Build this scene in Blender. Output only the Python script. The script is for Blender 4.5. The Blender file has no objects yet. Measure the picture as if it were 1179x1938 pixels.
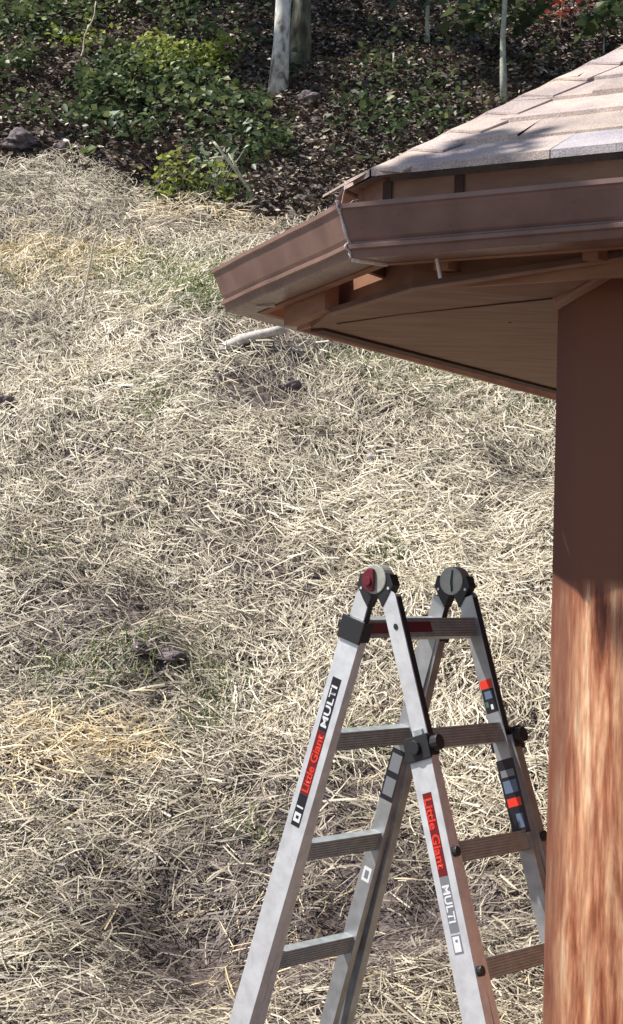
import bpy, bmesh, math, random
import numpy as np
from mathutils import Vector, Matrix
rad = math.radians
scene = bpy.context.scene
COL = scene.collection
random.seed(7)
rng = np.random.default_rng(11)

# ------------------------------------------------------------------ camera
FPX, CW, CH = 3300.0, 1179.0, 1938.0
PITCH, ROLL, EYE = math.atan(111 / FPX), rad(1.5), Vector((0, 0, 1.65))
CAMROT = Matrix.Rotation(math.pi / 2 + PITCH, 3, 'X') @ Matrix.Rotation(ROLL, 3, 'Z')
cd = bpy.data.cameras.new('camera'); cam = bpy.data.objects.new('camera', cd); COL.objects.link(cam)
cam.matrix_world = Matrix.Translation(EYE) @ CAMROT.to_4x4()
cd.sensor_fit = 'VERTICAL'; cd.sensor_height = 24; cd.lens = 24 * FPX / CH
cd.clip_start = 0.1; cd.clip_end = 500
scene.camera = cam

# ------------------------------------------------------------------ light
SUN_TO = Vector((-0.612, -0.06, 0.84)).normalized()          # direction towards the sun
SUN_EL = math.asin(SUN_TO.z); SUN_AZ = math.atan2(SUN_TO.x, SUN_TO.y)
world = bpy.data.worlds.new('World'); scene.world = world; world.use_nodes = True
wn = world.node_tree; bg = wn.nodes['Background']
sky = wn.nodes.new('ShaderNodeTexSky'); sky.sky_type = 'NISHITA'; sky.sun_disc = False
sky.sun_elevation = SUN_EL; sky.sun_rotation = SUN_AZ
wn.links.new(sky.outputs[0], bg.inputs[0]); bg.inputs[1].default_value = 0.075
sl = bpy.data.lights.new('sun', 'SUN'); sl.energy = 4.2; sl.angle = rad(0.5); sl.color = (1, 0.95, 0.87)
so = bpy.data.objects.new('sun', sl); COL.objects.link(so)
so.rotation_euler = SUN_TO.to_track_quat('Z', 'Y').to_euler(); so.location = (-8, -2, 14)
scene.view_settings.view_transform = 'Standard'; scene.view_settings.look = 'None'
scene.view_settings.exposure = 0.6; scene.view_settings.gamma = 1
scene.cycles.max_bounces = 6

# ------------------------------------------------------------------ helpers
def ray(px, py): return CAMROT @ Vector(((px - 589.5) / FPX, -(py - 969) / FPX, -1))
def at_y(px, py, y): r = ray(px, py); return EYE + r * (y / r.y)
def at_z(px, py, z): r = ray(px, py); return EYE + r * ((z - 1.65) / r.z)

def tag(o, label=None, cat=None, group=None, kind=None):
    if label: o['label'] = label
    if cat: o['category'] = cat
    if group: o['group'] = group
    if kind: o['kind'] = kind
    return o

def link(name, me, mat, parent=None):
    o = bpy.data.objects.new(name, me); COL.objects.link(o)
    for m in (mat if isinstance(mat, (list, tuple)) else [mat]):
        if m: me.materials.append(m)
    if parent: o.parent = parent
    return o

def empty(name, loc=(0, 0, 0)):
    o = bpy.data.objects.new(name, None); COL.objects.link(o); o.location = loc
    o.empty_display_size = 0.1
    return o

class MB:
    def __init__(s, frame=None): s.v = []; s.f = []; s.m = []; s.fr = frame or (lambda p: Vector(p))
    def add(s, vs, fs, mi=0):
        k = len(s.v); s.v += [tuple(s.fr(p)) for p in vs]
        s.f += [tuple(i + k for i in f) for f in fs]; s.m += [mi] * len(fs)
    def box(s, lo, hi, mi=0):
        x0, y0, z0 = lo; x1, y1, z1 = hi
        s.add([(x0,y0,z0),(x1,y0,z0),(x1,y1,z0),(x0,y1,z0),(x0,y0,z1),(x1,y0,z1),(x1,y1,z1),(x0,y1,z1)],
              [(0,3,2,1),(4,5,6,7),(0,1,5,4),(1,2,6,5),(2,3,7,6),(3,0,4,7)], mi)
    def prism(s, poly, a, b, axis, mi=0):
        """poly of 2-D points extruded from a to b along the axis index"""
        def P(p, t):
            q = [p[0], p[1]]; q.insert(axis, t); return q
        n = len(poly)
        s.add([P(p, a) for p in poly] + [P(p, b) for p in poly],
              [tuple(range(n))[::-1], tuple(range(n, 2 * n))] + [(i, (i + 1) % n, n + (i + 1) % n, n + i) for i in range(n)], mi)
    def tube(s, pts, rads, n=8, mi=0, cap=True, wob=0):
        pts = [Vector(p) for p in pts]; k0 = len(s.v); vs = []; fs = []
        for i, p in enumerate(pts):
            d = (pts[min(i + 1, len(pts) - 1)] - pts[max(i - 1, 0)]).normalized()
            a = d.orthogonal().normalized() if i == 0 else (a - d * a.dot(d)).normalized()
            b = d.cross(a)
            for j in range(n):
                t = 2 * math.pi * j / n; r = rads[i] * (1 + wob * random.uniform(-1, 1))
                vs.append(p + a * math.cos(t) * r + b * math.sin(t) * r)
        for i in range(len(pts) - 1):
            for j in range(n):
                fs.append((i*n+j, i*n+(j+1)%n, (i+1)*n+(j+1)%n, (i+1)*n+j))
        if cap:
            fs.append(tuple(range(n))[::-1]); fs.append(tuple(range((len(pts)-1)*n, len(pts)*n)))
        s.add(vs, fs, mi)
    def build(s, name, mat, parent=None, smooth=False, bevel=0):
        me = bpy.data.meshes.new(name); me.from_pydata(s.v, [], s.f)
        me.polygons.foreach_set('material_index', s.m)
        bm = bmesh.new(); bm.from_mesh(me); bmesh.ops.recalc_face_normals(bm, faces=bm.faces)
        if bevel:
            bm.edges.ensure_lookup_table()
            es = [e for e in bm.edges if len(e.link_faces) == 2 and e.calc_face_angle(0) > 0.5]
            bmesh.ops.bevel(bm, geom=es, offset=bevel, segments=2, affect='EDGES', profile=0.6)
        bm.to_mesh(me); bm.free()
        if smooth: me.polygons.foreach_set('use_smooth', [True] * len(me.polygons))
        return link(name, me, mat, parent)

# ------------------------------------------------------------------ materials
def mat(name, base=(0.5, 0.5, 0.5), rough=0.6, metal=0.0):
    m = bpy.data.materials.new(name); m.use_nodes = True
    b = m.node_tree.nodes['Principled BSDF']
    b.inputs['Base Color'].default_value = (*base, 1); b.inputs['Roughness'].default_value = rough
    b.inputs['Metallic'].default_value = metal
    return m
def N(m, t, **kw):
    n = m.node_tree.nodes.new(t)
    for k, v in kw.items(): setattr(n, k, v)
    return n
def L(m, a, b): m.node_tree.links.new(a, b)
def bsdf(m): return m.node_tree.nodes['Principled BSDF']
def ramp(m, fac, stops, interp='LINEAR'):
    r = N(m, 'ShaderNodeValToRGB'); r.color_ramp.interpolation = interp
    e = r.color_ramp.elements
    while len(e) < len(stops): e.new(0.5)
    for i, (p, c) in enumerate(stops):
        e[i].position = p; e[i].color = (*c, 1) if len(c) == 3 else c
    L(m, fac, r.inputs[0]); return r
def noise(m, scale, detail=4, vec=None, sc=None, rough=0.55):
    n = N(m, 'ShaderNodeTexNoise'); n.inputs['Scale'].default_value = scale
    n.inputs['Detail'].default_value = detail; n.inputs['Roughness'].default_value = rough
    if vec is None:
        tc = N(m, 'ShaderNodeTexCoord'); vec = tc.outputs['Object']
    if sc:
        mp = N(m, 'ShaderNodeMapping'); mp.inputs['Scale'].default_value = sc; L(m, vec, mp.inputs[0]); vec = mp.outputs[0]
    L(m, vec, n.inputs['Vector']); return n
def bump(m, h, strength=0.3, dist=0.01):
    b = N(m, 'ShaderNodeBump'); b.inputs['Strength'].default_value = strength; b.inputs['Distance'].default_value = dist
    L(m, h, b.inputs['Height']); L(m, b.outputs[0], bsdf(m).inputs['Normal']); return b
def mix(m, fac, a, b, mode='MIX'):
    x = N(m, 'ShaderNodeMix', data_type='RGBA', blend_type=mode)
    if isinstance(fac, (int, float)): x.inputs[0].default_value = fac
    else: L(m, fac, x.inputs[0])
    for s, v in ((x.inputs[6], a), (x.inputs[7], b)):
        if isinstance(v, tuple): s.default_value = (*v, 1)
        else: L(m, v, s)
    return x.outputs[2]
def attr(m, name):
    a = N(m, 'ShaderNodeAttribute'); a.attribute_name = name; return a

def m_simple(name, c1, c2, scale, rough=0.6, metal=0, sc=None, bs=0.2, bd=0.004):
    m = mat(name, c1, rough, metal); n = noise(m, scale, 5, sc=sc)
    r = ramp(m, n.outputs['Fac'], [(0.3, c1), (0.7, c2)]); L(m, r.outputs[0], bsdf(m).inputs['Base Color'])
    if bs: bump(m, n.outputs['Fac'], bs, bd)
    return m

M_ALU = mat('brushed_aluminium', (0.72, 0.73, 0.75), 0.30, 0.48)
n = noise(M_ALU, 9, 5, sc=(1, 1, 1)); L(M_ALU, ramp(M_ALU, n.outputs['Fac'], [(0.3, (0.30,)*3), (0.7, (0.50,)*3)]).outputs[0], bsdf(M_ALU).inputs['Roughness'])
n2 = noise(M_ALU, 25, 6); L(M_ALU, ramp(M_ALU, n2.outputs['Fac'], [(0.3, (0.66, 0.67, 0.70)), (0.62, (0.84, 0.85, 0.88))]).outputs[0], bsdf(M_ALU).inputs['Base Color'])
M_ALU_SHADE = m_simple('shaded_aluminium', (0.34, 0.35, 0.36), (0.50, 0.51, 0.53), 20, 0.38, 0.6, bs=0.05)  # darker copy for the far rails, their shade put into the colour
M_ALU_D = m_simple('dull_aluminium', (0.31, 0.34, 0.355), (0.46, 0.50, 0.52), 30, 0.45, 0.15, bs=0.05)
M_BLACK = mat('black_plastic', (0.022, 0.022, 0.025), 0.42)
M_CAP = m_simple('hinge_cap_grey', (0.34, 0.35, 0.31), (0.50, 0.50, 0.45), 30, 0.45, 0.2, bs=0)
M_REDP = mat('red_plastic', (0.15, 0.015, 0.025), 0.4)
M_LRED = mat('label_red', (0.80, 0.045, 0.02), 0.45)
M_LDRED = mat('label_dark_red', (0.16, 0.008, 0.01), 0.45)
M_LBLK = mat('label_black', (0.015, 0.013, 0.02), 0.45)
M_LWHT = mat('label_white', (0.78, 0.78, 0.80), 0.5)
M_LGRN = mat('label_green', (0.08, 0.16, 0.10), 0.5)
M_LBLU = mat('label_blue', (0.12, 0.17, 0.26), 0.5)
M_LGRY = mat('label_grey', (0.20, 0.21, 0.23), 0.5)

M_GUT = mat('brown_gutter_paint', (0.17, 0.095, 0.085), 0.42)
n = noise(M_GUT, 6, 5); L(M_GUT, ramp(M_GUT, n.outputs['Fac'], [(0.3, (0.165, 0.098, 0.080)), (0.7, (0.30, 0.185, 0.155))]).outputs[0], bsdf(M_GUT).inputs['Base Color'])
L(M_GUT, ramp(M_GUT, noise(M_GUT, 40, 4).outputs['Fac'], [(0.3, (0.26,)*3), (0.7, (0.42,)*3)]).outputs[0], bsdf(M_GUT).inputs['Roughness'])
M_SEAL = m_simple('white_sealant', (0.85, 0.82, 0.78), (0.62, 0.55, 0.50), 120, 0.6, bs=0.3)
M_SOFF = m_simple('soffit_board', (0.21, 0.120, 0.082), (0.31, 0.19, 0.135), 5, 0.75, sc=(1, 4, 1), bs=0.1)
M_FASC = m_simple('fascia_wood', (0.26, 0.115, 0.075), (0.38, 0.21, 0.12), 7, 0.7, sc=(1, 1, 3), bs=0.1)
M_DARKW = m_simple('dark_wood', (0.05, 0.022, 0.015), (0.09, 0.04, 0.025), 10, 0.8)

def wall_material():
    m = mat('stained_wood_wall', (0.3, 0.1, 0.05), 0.62)
    tc = N(m, 'ShaderNodeTexCoord')
    a = noise(m, 8, 6, tc.outputs['Object'], (3.4, 3.4, 0.42), 0.62); a.inputs['Distortion'].default_value = 0.35
    b = noise(m, 40, 3, tc.outputs['Object'], (3, 3, 0.30))
    c = noise(m, 2.2, 3, tc.outputs['Object'], (2, 2, 0.5))
    ca = ramp(m, a.outputs['Fac'], [(0.30, (0.15, 0.040, 0.018)), (0.40, (0.38, 0.13, 0.058)), (0.49, (0.62, 0.29, 0.16)), (0.57, (0.80, 0.47, 0.27)), (0.68, (0.98, 0.78, 0.54))])
    cb = ramp(m, b.outputs['Fac'], [(0.3, (0.62, 0.55, 0.52)), (0.7, (1.15, 1.12, 1.1))])
    cc = ramp(m, c.outputs['Fac'], [(0.35, (0.72, 0.66, 0.62)), (0.65, (1.1, 1.1, 1.1))])
    x = mix(m, 1.0, ca.outputs[0], cb.outputs[0], 'MULTIPLY'); x = mix(m, 1.0, x, cc.outputs[0], 'MULTIPLY')
    # eave shade painted over the grain high on the wall
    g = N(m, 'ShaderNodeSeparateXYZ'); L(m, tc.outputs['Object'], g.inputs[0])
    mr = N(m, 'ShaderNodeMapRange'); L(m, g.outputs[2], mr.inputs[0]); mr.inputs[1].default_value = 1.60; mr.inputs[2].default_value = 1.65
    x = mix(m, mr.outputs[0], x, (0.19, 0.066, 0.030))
    # shade along the corner painted into the colour, with a ragged edge
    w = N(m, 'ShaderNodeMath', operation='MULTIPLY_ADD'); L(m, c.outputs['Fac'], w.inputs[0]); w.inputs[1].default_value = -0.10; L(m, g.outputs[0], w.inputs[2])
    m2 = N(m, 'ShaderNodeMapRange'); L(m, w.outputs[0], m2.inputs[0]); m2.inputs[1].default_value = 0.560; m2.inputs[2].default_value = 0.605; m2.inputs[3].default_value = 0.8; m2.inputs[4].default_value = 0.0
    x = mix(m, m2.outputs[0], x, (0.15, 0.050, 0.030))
    L(m, x, bsdf(m).inputs['Base Color'])
    bump(m, a.outputs['Fac'], 0.25, 0.006)
    return m
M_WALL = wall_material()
M_CORNER = m_simple('corner_shade', (0.13, 0.045, 0.028), (0.24, 0.085, 0.05), 9, 0.65, sc=(3, 3, .4))  # shade tone for the wall corner, on no object
M_TRIM = m_simple('trim_board', (0.30, 0.17, 0.12), (0.38, 0.22, 0.16), 8, 0.7)

M_SHIN = mat('asphalt_shingle', (0.4, 0.3, 0.26), 0.9)
at = attr(M_SHIN, 'rnd')
c1 = ramp(M_SHIN, at.outputs['Fac'], [(0.0, (0.47, 0.40, 0.36)), (0.35, (0.64, 0.54, 0.49)), (0.7, (0.58, 0.51, 0.50)), (1.0, (0.46, 0.45, 0.51))])
n = noise(M_SHIN, 260, 2); c2 = ramp(M_SHIN, n.outputs['Fac'], [(0.3, (0.6, 0.58, 0.56)), (0.7, (1.2, 1.2, 1.2))])
n3 = noise(M_SHIN, 7, 4); c3 = ramp(M_SHIN, n3.outputs['Fac'], [(0.35, (0.72, 0.70, 0.74)), (0.65, (1.1, 1.06, 1.0))])
L(M_SHIN, mix(M_SHIN, 1.0, mix(M_SHIN, 1.0, c1.outputs[0], c2.outputs[0], 'MULTIPLY'), c3.outputs[0], 'MULTIPLY'), bsdf(M_SHIN).inputs['Base Color'])
bump(M_SHIN, n.outputs['Fac'], 0.5, 0.003)

def attr_mat(name, stops, rough=0.6, sheen=False, trans=0.0):
    m = mat(name, stops[0][1], rough); a = attr(m, 'rnd')
    r = ramp(m, a.outputs['Fac'], stops); L(m, r.outputs[0], bsdf(m).inputs['Base Color'])
    if trans:
        t = N(m, 'ShaderNodeBsdfTranslucent'); L(m, r.outputs[0], t.inputs[0])
        ms = N(m, 'ShaderNodeMixShader'); ms.inputs[0].default_value = trans
        L(m, bsdf(m).outputs[0], ms.inputs[1]); L(m, t.outputs[0], ms.inputs[2])
        L(m, ms.outputs[0], m.node_tree.nodes['Material Output'].inputs[0])
    return m
M_STRAW = attr_mat('straw', [(0.0, (0.12, 0.095, 0.085)), (0.18, (0.28, 0.235, 0.19)), (0.5, (0.50, 0.44, 0.325)), (0.8, (0.70, 0.63, 0.485)), (0.96, (0.87, 0.81, 0.67)), (1.0, (0.82, 0.66, 0.40))], 0.55)
M_GRASS = attr_mat('green_grass', [(0, (0.10, 0.15, 0.06)), (0.5, (0.22, 0.30, 0.11)), (1, (0.42, 0.46, 0.20))], 0.5, trans=0.3)
M_LITTER = attr_mat('leaf_litter', [(0, (0.05, 0.040, 0.032)), (0.5, (0.15, 0.115, 0.088)), (0.80, (0.32, 0.26, 0.20)), (0.92, (0.55, 0.47, 0.36)), (1, (0.85, 0.78, 0.65))], 0.6)
M_LEAF = attr_mat('green_leaves', [(0, (0.040, 0.065, 0.035)), (0.5, (0.085, 0.125, 0.055)), (0.85, (0.17, 0.21, 0.08)), (1, (0.36, 0.39, 0.16))], 0.45, trans=0.35)
M_CROWN = attr_mat('canopy_leaves', [(0, (0.02, 0.06, 0.02)), (1, (0.06, 0.14, 0.04))], 0.5, trans=0.3)
M_SUNLEAF = attr_mat('sun_patch_leaves', [(0, (0.16, 0.24, 0.04)), (1, (0.45, 0.48, 0.12))], 0.5, trans=0.35)  # leaves as if sunlit, the light put into the colour
M_RLEAF = attr_mat('red_leaves', [(0, (0.25, 0.05, 0.03)), (1, (0.55, 0.16, 0.10))], 0.5, trans=0.3)
M_SOIL = m_simple('bare_soil', (0.055, 0.038, 0.030), (0.14, 0.105, 0.085), 14, 0.9, bs=0.8, bd=0.03)
M_CLOD = m_simple('grey_clod', (0.10, 0.08, 0.085), (0.26, 0.215, 0.225), 22, 0.95, bs=1.0, bd=0.03)
M_ROCK = m_simple('grey_stone', (0.16, 0.14, 0.15), (0.36, 0.33, 0.33), 18, 0.85, bs=0.6, bd=0.015)
M_PALEBARK = mat('pale_bark', (0.4, 0.4, 0.36), 0.85)
n = noise(M_PALEBARK, 11, 6, sc=(1, 1, 0.6)); L(M_PALEBARK, ramp(M_PALEBARK, n.outputs['Fac'], [(0.36, (0.20, 0.17, 0.15)), (0.44, (0.50, 0.48, 0.44)), (0.60, (0.80, 0.80, 0.76)), (0.7, (0.34, 0.40, 0.32))]).outputs[0], bsdf(M_PALEBARK).inputs['Base Color'])
bump(M_PALEBARK, n.outputs['Fac'], 0.6, 0.02)
M_GREYBARK = mat('mossy_bark', (0.2, 0.2, 0.16), 0.9)
n = noise(M_GREYBARK, 10, 6, sc=(1, 1, 0.35)); L(M_GREYBARK, ramp(M_GREYBARK, n.outputs['Fac'], [(0.36, (0.07, 0.055, 0.04)), (0.5, (0.15, 0.15, 0.10)), (0.62, (0.25, 0.24, 0.19)), (0.7, (0.42, 0.42, 0.38))]).outputs[0], bsdf(M_GREYBARK).inputs['Base Color'])
bump(M_GREYBARK, n.outputs['Fac'], 0.8, 0.03)
M_TWIG = m_simple('dry_twig', (0.52, 0.46, 0.36), (0.76, 0.69, 0.56), 40, 0.8)
M_GTWIG = m_simple('lichen_stem', (0.28, 0.30, 0.22), (0.54, 0.56, 0.46), 20, 0.8)
M_DTWIG = m_simple('dark_branch', (0.12, 0.09, 0.07), (0.22, 0.17, 0.13), 30, 0.85)
M_WDEAD = m_simple('bleached_wood', (0.38, 0.34, 0.31), (0.66, 0.62, 0.58), 30, 0.8, sc=(1, 1, 1))
M_SCRAP = m_simple('pale_scrap', (0.50, 0.46, 0.48), (0.74, 0.68, 0.72), 30, 0.6)

# ------------------------------------------------------------------ terrain
LAT = np.random.RandomState(5).rand(128, 128)
def vnoise(x, y, off=0):
    x = np.asarray(x, float) + off * 17.31; y = np.asarray(y, float) + off * 9.77
    xi = np.floor(x).astype(int); yi = np.floor(y).astype(int); fx = x - xi; fy = y - yi
    fx = fx * fx * (3 - 2 * fx); fy = fy * fy * (3 - 2 * fy)
    g = lambda i, j: LAT[i % 128, j % 128]
    return (g(xi, yi) * (1 - fx) * (1 - fy) + g(xi + 1, yi) * fx * (1 - fy) + g(xi, yi + 1) * (1 - fx) * fy + g(xi + 1, yi + 1) * fx * fy) * 2 - 1
def base_h(y):
    t = (np.asarray(y, float) - 6.6) / 0.5
    return 0.6 * 0.5 * np.logaddexp(0, t)
HOLES = []                                                  # (x, y, radius x, radius y, depth) hollows and humps
def hit_plane(px, py):
    r = ray(px, py); t = (1.65 + 3.96) / (0.6 * r.y - r.z); return EYE + r * t
for px, py, rx_, ry_, dp in [(350, 1790, .30, .45, -.17), (560, 1880, .40, .5, -.10), (290, 1225, .22, .22, .13), (290, 1270, .14, .10, -.06), (340, 680, .45, .35, .14),
                             (560, 700, .35, .3, .10), (150, 850, .35, .3, -.09), (540, 790, .3, .2, -.07), (60, 250, .5, .4, .22), (220, 280, .35, .3, .12), (600, 1500, .4, .4, .08), (130, 1130, .35, .3, .10), (90, 1010, .25, .3, -.06), (990, 930, .22, .3, -.06), (560, 860, .2, .25, .05), (800, 1750, .28, .28, -.08), (250, 1110, .2, .2, -.05), (420, 640, .3, .2, -.08), (60, 1240, .2, .2, -.05), (740, 900, .4, .4, .07)]:
    p = hit_plane(px, py); HOLES.append((p.x, p.y, rx_, ry_, dp))
def height(x, y):
    x = np.asarray(x, float); y = np.asarray(y, float)
    h = base_h(y)
    k = np.clip((y - 4.5) / 2.5, 0, 1)
    h = h + k * (0.16 * vnoise(x * .55, y * .55, 1) + 0.07 * vnoise(x * 1.7, y * 1.7, 2) + 0.035 * vnoise(x * 5, y * 5, 3) + 0.014 * vnoise(x * 13, y * 13, 4))
    h = h + np.clip(np.abs(x) - 7, 0, None) * 0.03
    for a, b, ra, rb, d in HOLES:
        h = h + d * np.exp(-((x - a) / ra) ** 2 - ((y - b) / rb) ** 2)
    return h
def hgt(x, y): return float(height(x, y))
def ground_at(px, py):
    """first point of the ground seen through a pixel"""
    r = ray(px, py); t = 4.0
    while t < 60:
        p = EYE + r * t
        if p.z < hgt(p.x, p.y): return p
        t += 0.02
    return EYE + r * 30
BX, BY = zip(*[(p.x, p.y) for p in (hit_plane(a, b) for a, b in [(-200, 300), (0, 290), (120, 285), (230, 330), (330, 372), (440, 400), (560, 400), (650, 405), (900, 430), (1300, 440)])])
def straw_edge(x): return np.interp(x, BX, BY)

def make_terrain():
    xs = np.concatenate([np.arange(-40, -6, 1.0), np.arange(-6, -3, .12), np.arange(-3, 3, .045), np.arange(3, 6, .12), np.arange(6, 41, 1.0)])
    ys = np.concatenate([np.arange(-14, 4, 1.0), np.arange(4, 6, .12), np.arange(6, 15.5, .05), np.arange(15.5, 26, .1), np.arange(26, 70, 1.0)])
    X, Y = np.meshgrid(xs, ys); Z = height(X, Y)
    nx, ny = len(xs), len(ys)
    v = np.stack([X.ravel(), Y.ravel(), Z.ravel()], 1)
    i = (np.arange(ny - 1)[:, None] * nx + np.arange(nx - 1)[None]).ravel()
    f = np.stack([i, i + 1, i + nx + 1, i + nx], 1)
    return v, f

def fast_mesh(name, v, f, rnd=None, smooth=False, mats=(), mi=None):
    v = np.asarray(v, np.float32); f = np.asarray(f, np.int32); k = f.shape[1]
    me = bpy.data.meshes.new(name); me.vertices.add(len(v)); me.vertices.foreach_set('co', v.ravel())
    me.loops.add(f.size); me.loops.foreach_set('vertex_index', f.ravel())
    me.polygons.add(len(f)); me.polygons.foreach_set('loop_start', np.arange(0, f.size, k, dtype=np.int32))
    me.polygons.foreach_set('loop_total', np.full(len(f), k, np.int32))
    if smooth: me.polygons.foreach_set('use_smooth', np.ones(len(f), bool))
    if rnd is not None:
        a = me.attributes.new('rnd', 'FLOAT', 'FACE'); a.data.foreach_set('value', np.asarray(rnd, np.float32))
    me.update(calc_edges=True)
    return me

v, f = make_terrain()
M_GROUND = mat('hillside_ground', (0.1, 0.08, 0.06), 0.95)
n = noise(M_GROUND, 1.2, 8, rough=0.7); n5 = noise(M_GROUND, 35, 4)
g1 = ramp(M_GROUND, n5.outputs['Fac'], [(0.3, (0.055, 0.040, 0.038)), (0.5, (0.13, 0.10, 0.092)), (0.72, (0.23, 0.185, 0.165))])
L(M_GROUND, g1.outputs[0], bsdf(M_GROUND).inputs['Base Color']); bump(M_GROUND, n5.outputs['Fac'], 0.9, 0.03)
o = link('hillside', fast_mesh('hillside', v, f, smooth=True), M_GROUND); tag(o, kind='structure')
o['label'] = 'steep earth hillside under straw and leaf litter'

# ------------------------------------------------------------------ straw
def ribbons(x, y, z, yaw, length, width, pitch, curl, segs=3, lift=None):
    """flat curved strips; returns verts, quads"""
    n = len(x); t = np.linspace(-.5, .5, segs + 1)
    d = np.stack([np.cos(yaw), np.sin(yaw)], 1)
    # slope of the ground along each direction
    e = 0.05
    gx = (height(x + e, y) - height(x - e, y)) / (2 * e); gy = (height(x, y + e) - height(x, y - e)) / (2 * e)
    sl = np.clip(gx, -.5, .5) * d[:, 0] + np.clip(gy, 0, 1.0) * d[:, 1] + np.tan(pitch)
    side = np.stack([-d[:, 1], d[:, 0]], 1)
    V = np.zeros((n, segs + 1, 2, 3), np.float32)
    hx = 1 / np.sqrt(1 + sl * sl)
    ss = np.clip(gx, -.5, .5) * side[:, 0] + np.clip(gy, 0, 1.0) * side[:, 1]
    tw = rng.normal(0, .5, n)
    for i, tt in enumerate(t):
        u = tt * length * hx; c = curl * length * (0.25 - tt * tt)
        w = width * (1.0 if i < segs else 0.5) / 2
        cx = x + d[:, 0] * u + side[:, 0] * c; cy = y + d[:, 1] * u + side[:, 1] * c
        cz = z + sl * u + np.abs(curl) * .3 * length * (0.25 - tt * tt)
        for j, sg in enumerate((-1, 1)):
            V[:, i, j, 0] = cx + side[:, 0] * w * sg; V[:, i, j, 1] = cy + side[:, 1] * w * sg
            V[:, i, j, 2] = cz + (ss + tw) * w * sg
    base = np.arange(n)[:, None] * (segs + 1) * 2
    s = np.arange(segs)[None] * 2
    F = np.stack([base + s, base + s + 2, base + s + 3, base + s + 1], 2).reshape(-1, 4)
    return V.reshape(-1, 3), F

def scatter(n, region):
    """random points (x, y) inside the seen wedge with margin, by region test"""
    out = []; cnt = 0
    while cnt < n:
        y = rng.uniform(5.0, 27, n * 2); x = rng.uniform(-5.5, 5.5, n * 2)
        ok = region(x, y); p = np.stack([x[ok], y[ok]], 1); out.append(p); cnt += len(p)
    return np.concatenate(out)[:n]
def wedge(x, y, m=.9): return (np.abs(x) < 0.185 * y + m)
NOTEXT = 0
def straw_region(x, y): return wedge(x, y, 1.5) & (y > 5.4) & (y < straw_edge(x) + 0.25 * vnoise(x * 3, y * 3, 6))
NS = 385000
P = scatter(NS, straw_region); x, y = P[:, 0], P[:, 1]
# thin the cover where soil shows through
cover = vnoise(x * 1.1, y * 1.1, 8) * .5 + vnoise(x * 3.1, y * 3.1, 9) * .5
keep = rng.random(NS) < np.clip(0.80 + cover * 1.1 - .22 * np.exp(-((x - .35) / .6) ** 2 - ((y - 7.0) / .6) ** 2), .3, 1)
for a, b, ra, rb, dd in HOLES:
    dens = np.exp(-((x - a) / (ra * .8)) ** 2 - ((y - b) / (rb * .8)) ** 2)
    keep &= rng.random(NS) > dens * (0.85 if abs(dd) > .09 else .6)
x, y = x[keep], y[keep]; n_ = len(x)
yaw = -0.9 + 1.1 * vnoise(x * .8, y * .8, 12) * 1.5 + rng.normal(0, .75, n_)
flip = rng.random(n_) < .28; yaw = np.where(flip, rng.uniform(0, math.pi, n_), yaw)
length = rng.gamma(4.5, .023, n_) + .035; length = np.clip(length, .04, .34)
width = rng.uniform(.0025, .0058, n_)
lay = rng.random(n_) ** 1.5
z = height(x, y) + .004 + .075 * lay
pitch = rng.normal(0, .30, n_)
v, f = ribbons(x, y, z, yaw, length, width, pitch, rng.normal(0, .42, n_))
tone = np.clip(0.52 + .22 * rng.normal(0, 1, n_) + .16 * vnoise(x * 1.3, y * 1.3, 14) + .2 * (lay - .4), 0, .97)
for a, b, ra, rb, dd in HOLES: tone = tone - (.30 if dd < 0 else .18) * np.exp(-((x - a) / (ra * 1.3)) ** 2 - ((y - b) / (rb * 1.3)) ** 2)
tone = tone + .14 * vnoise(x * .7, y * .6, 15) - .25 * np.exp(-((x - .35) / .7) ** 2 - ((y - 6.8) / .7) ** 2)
tone = tone - .19 * np.clip((8.2 - y) / 1.4, 0, 1) + .09 - .10 * np.clip((y - 11.5) / 2, 0, 1)  # low part of the slope darkened in the straw tone, in place of shade
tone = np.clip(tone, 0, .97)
warm = np.full(n_, .010)
for px, py, rr in ((40, 1420, .22), (160, 1400, .14), (30, 480, .35), (190, 490, .3), (450, 410, .3), (330, 375, .25), (520, 1880, .2), (260, 1380, .15)):
    p = hit_plane(px, py); warm += .55 * np.exp(-((x - p.x) / rr) ** 2 - ((y - p.y) / (rr * 1.4)) ** 2)
tone = np.where(rng.random(n_) < warm, 1.0, tone)
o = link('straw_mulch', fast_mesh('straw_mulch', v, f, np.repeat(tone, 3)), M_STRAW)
tag(o, 'pale dry straw mulch strewn thickly over the open slope', 'straw', kind='stuff')

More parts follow.
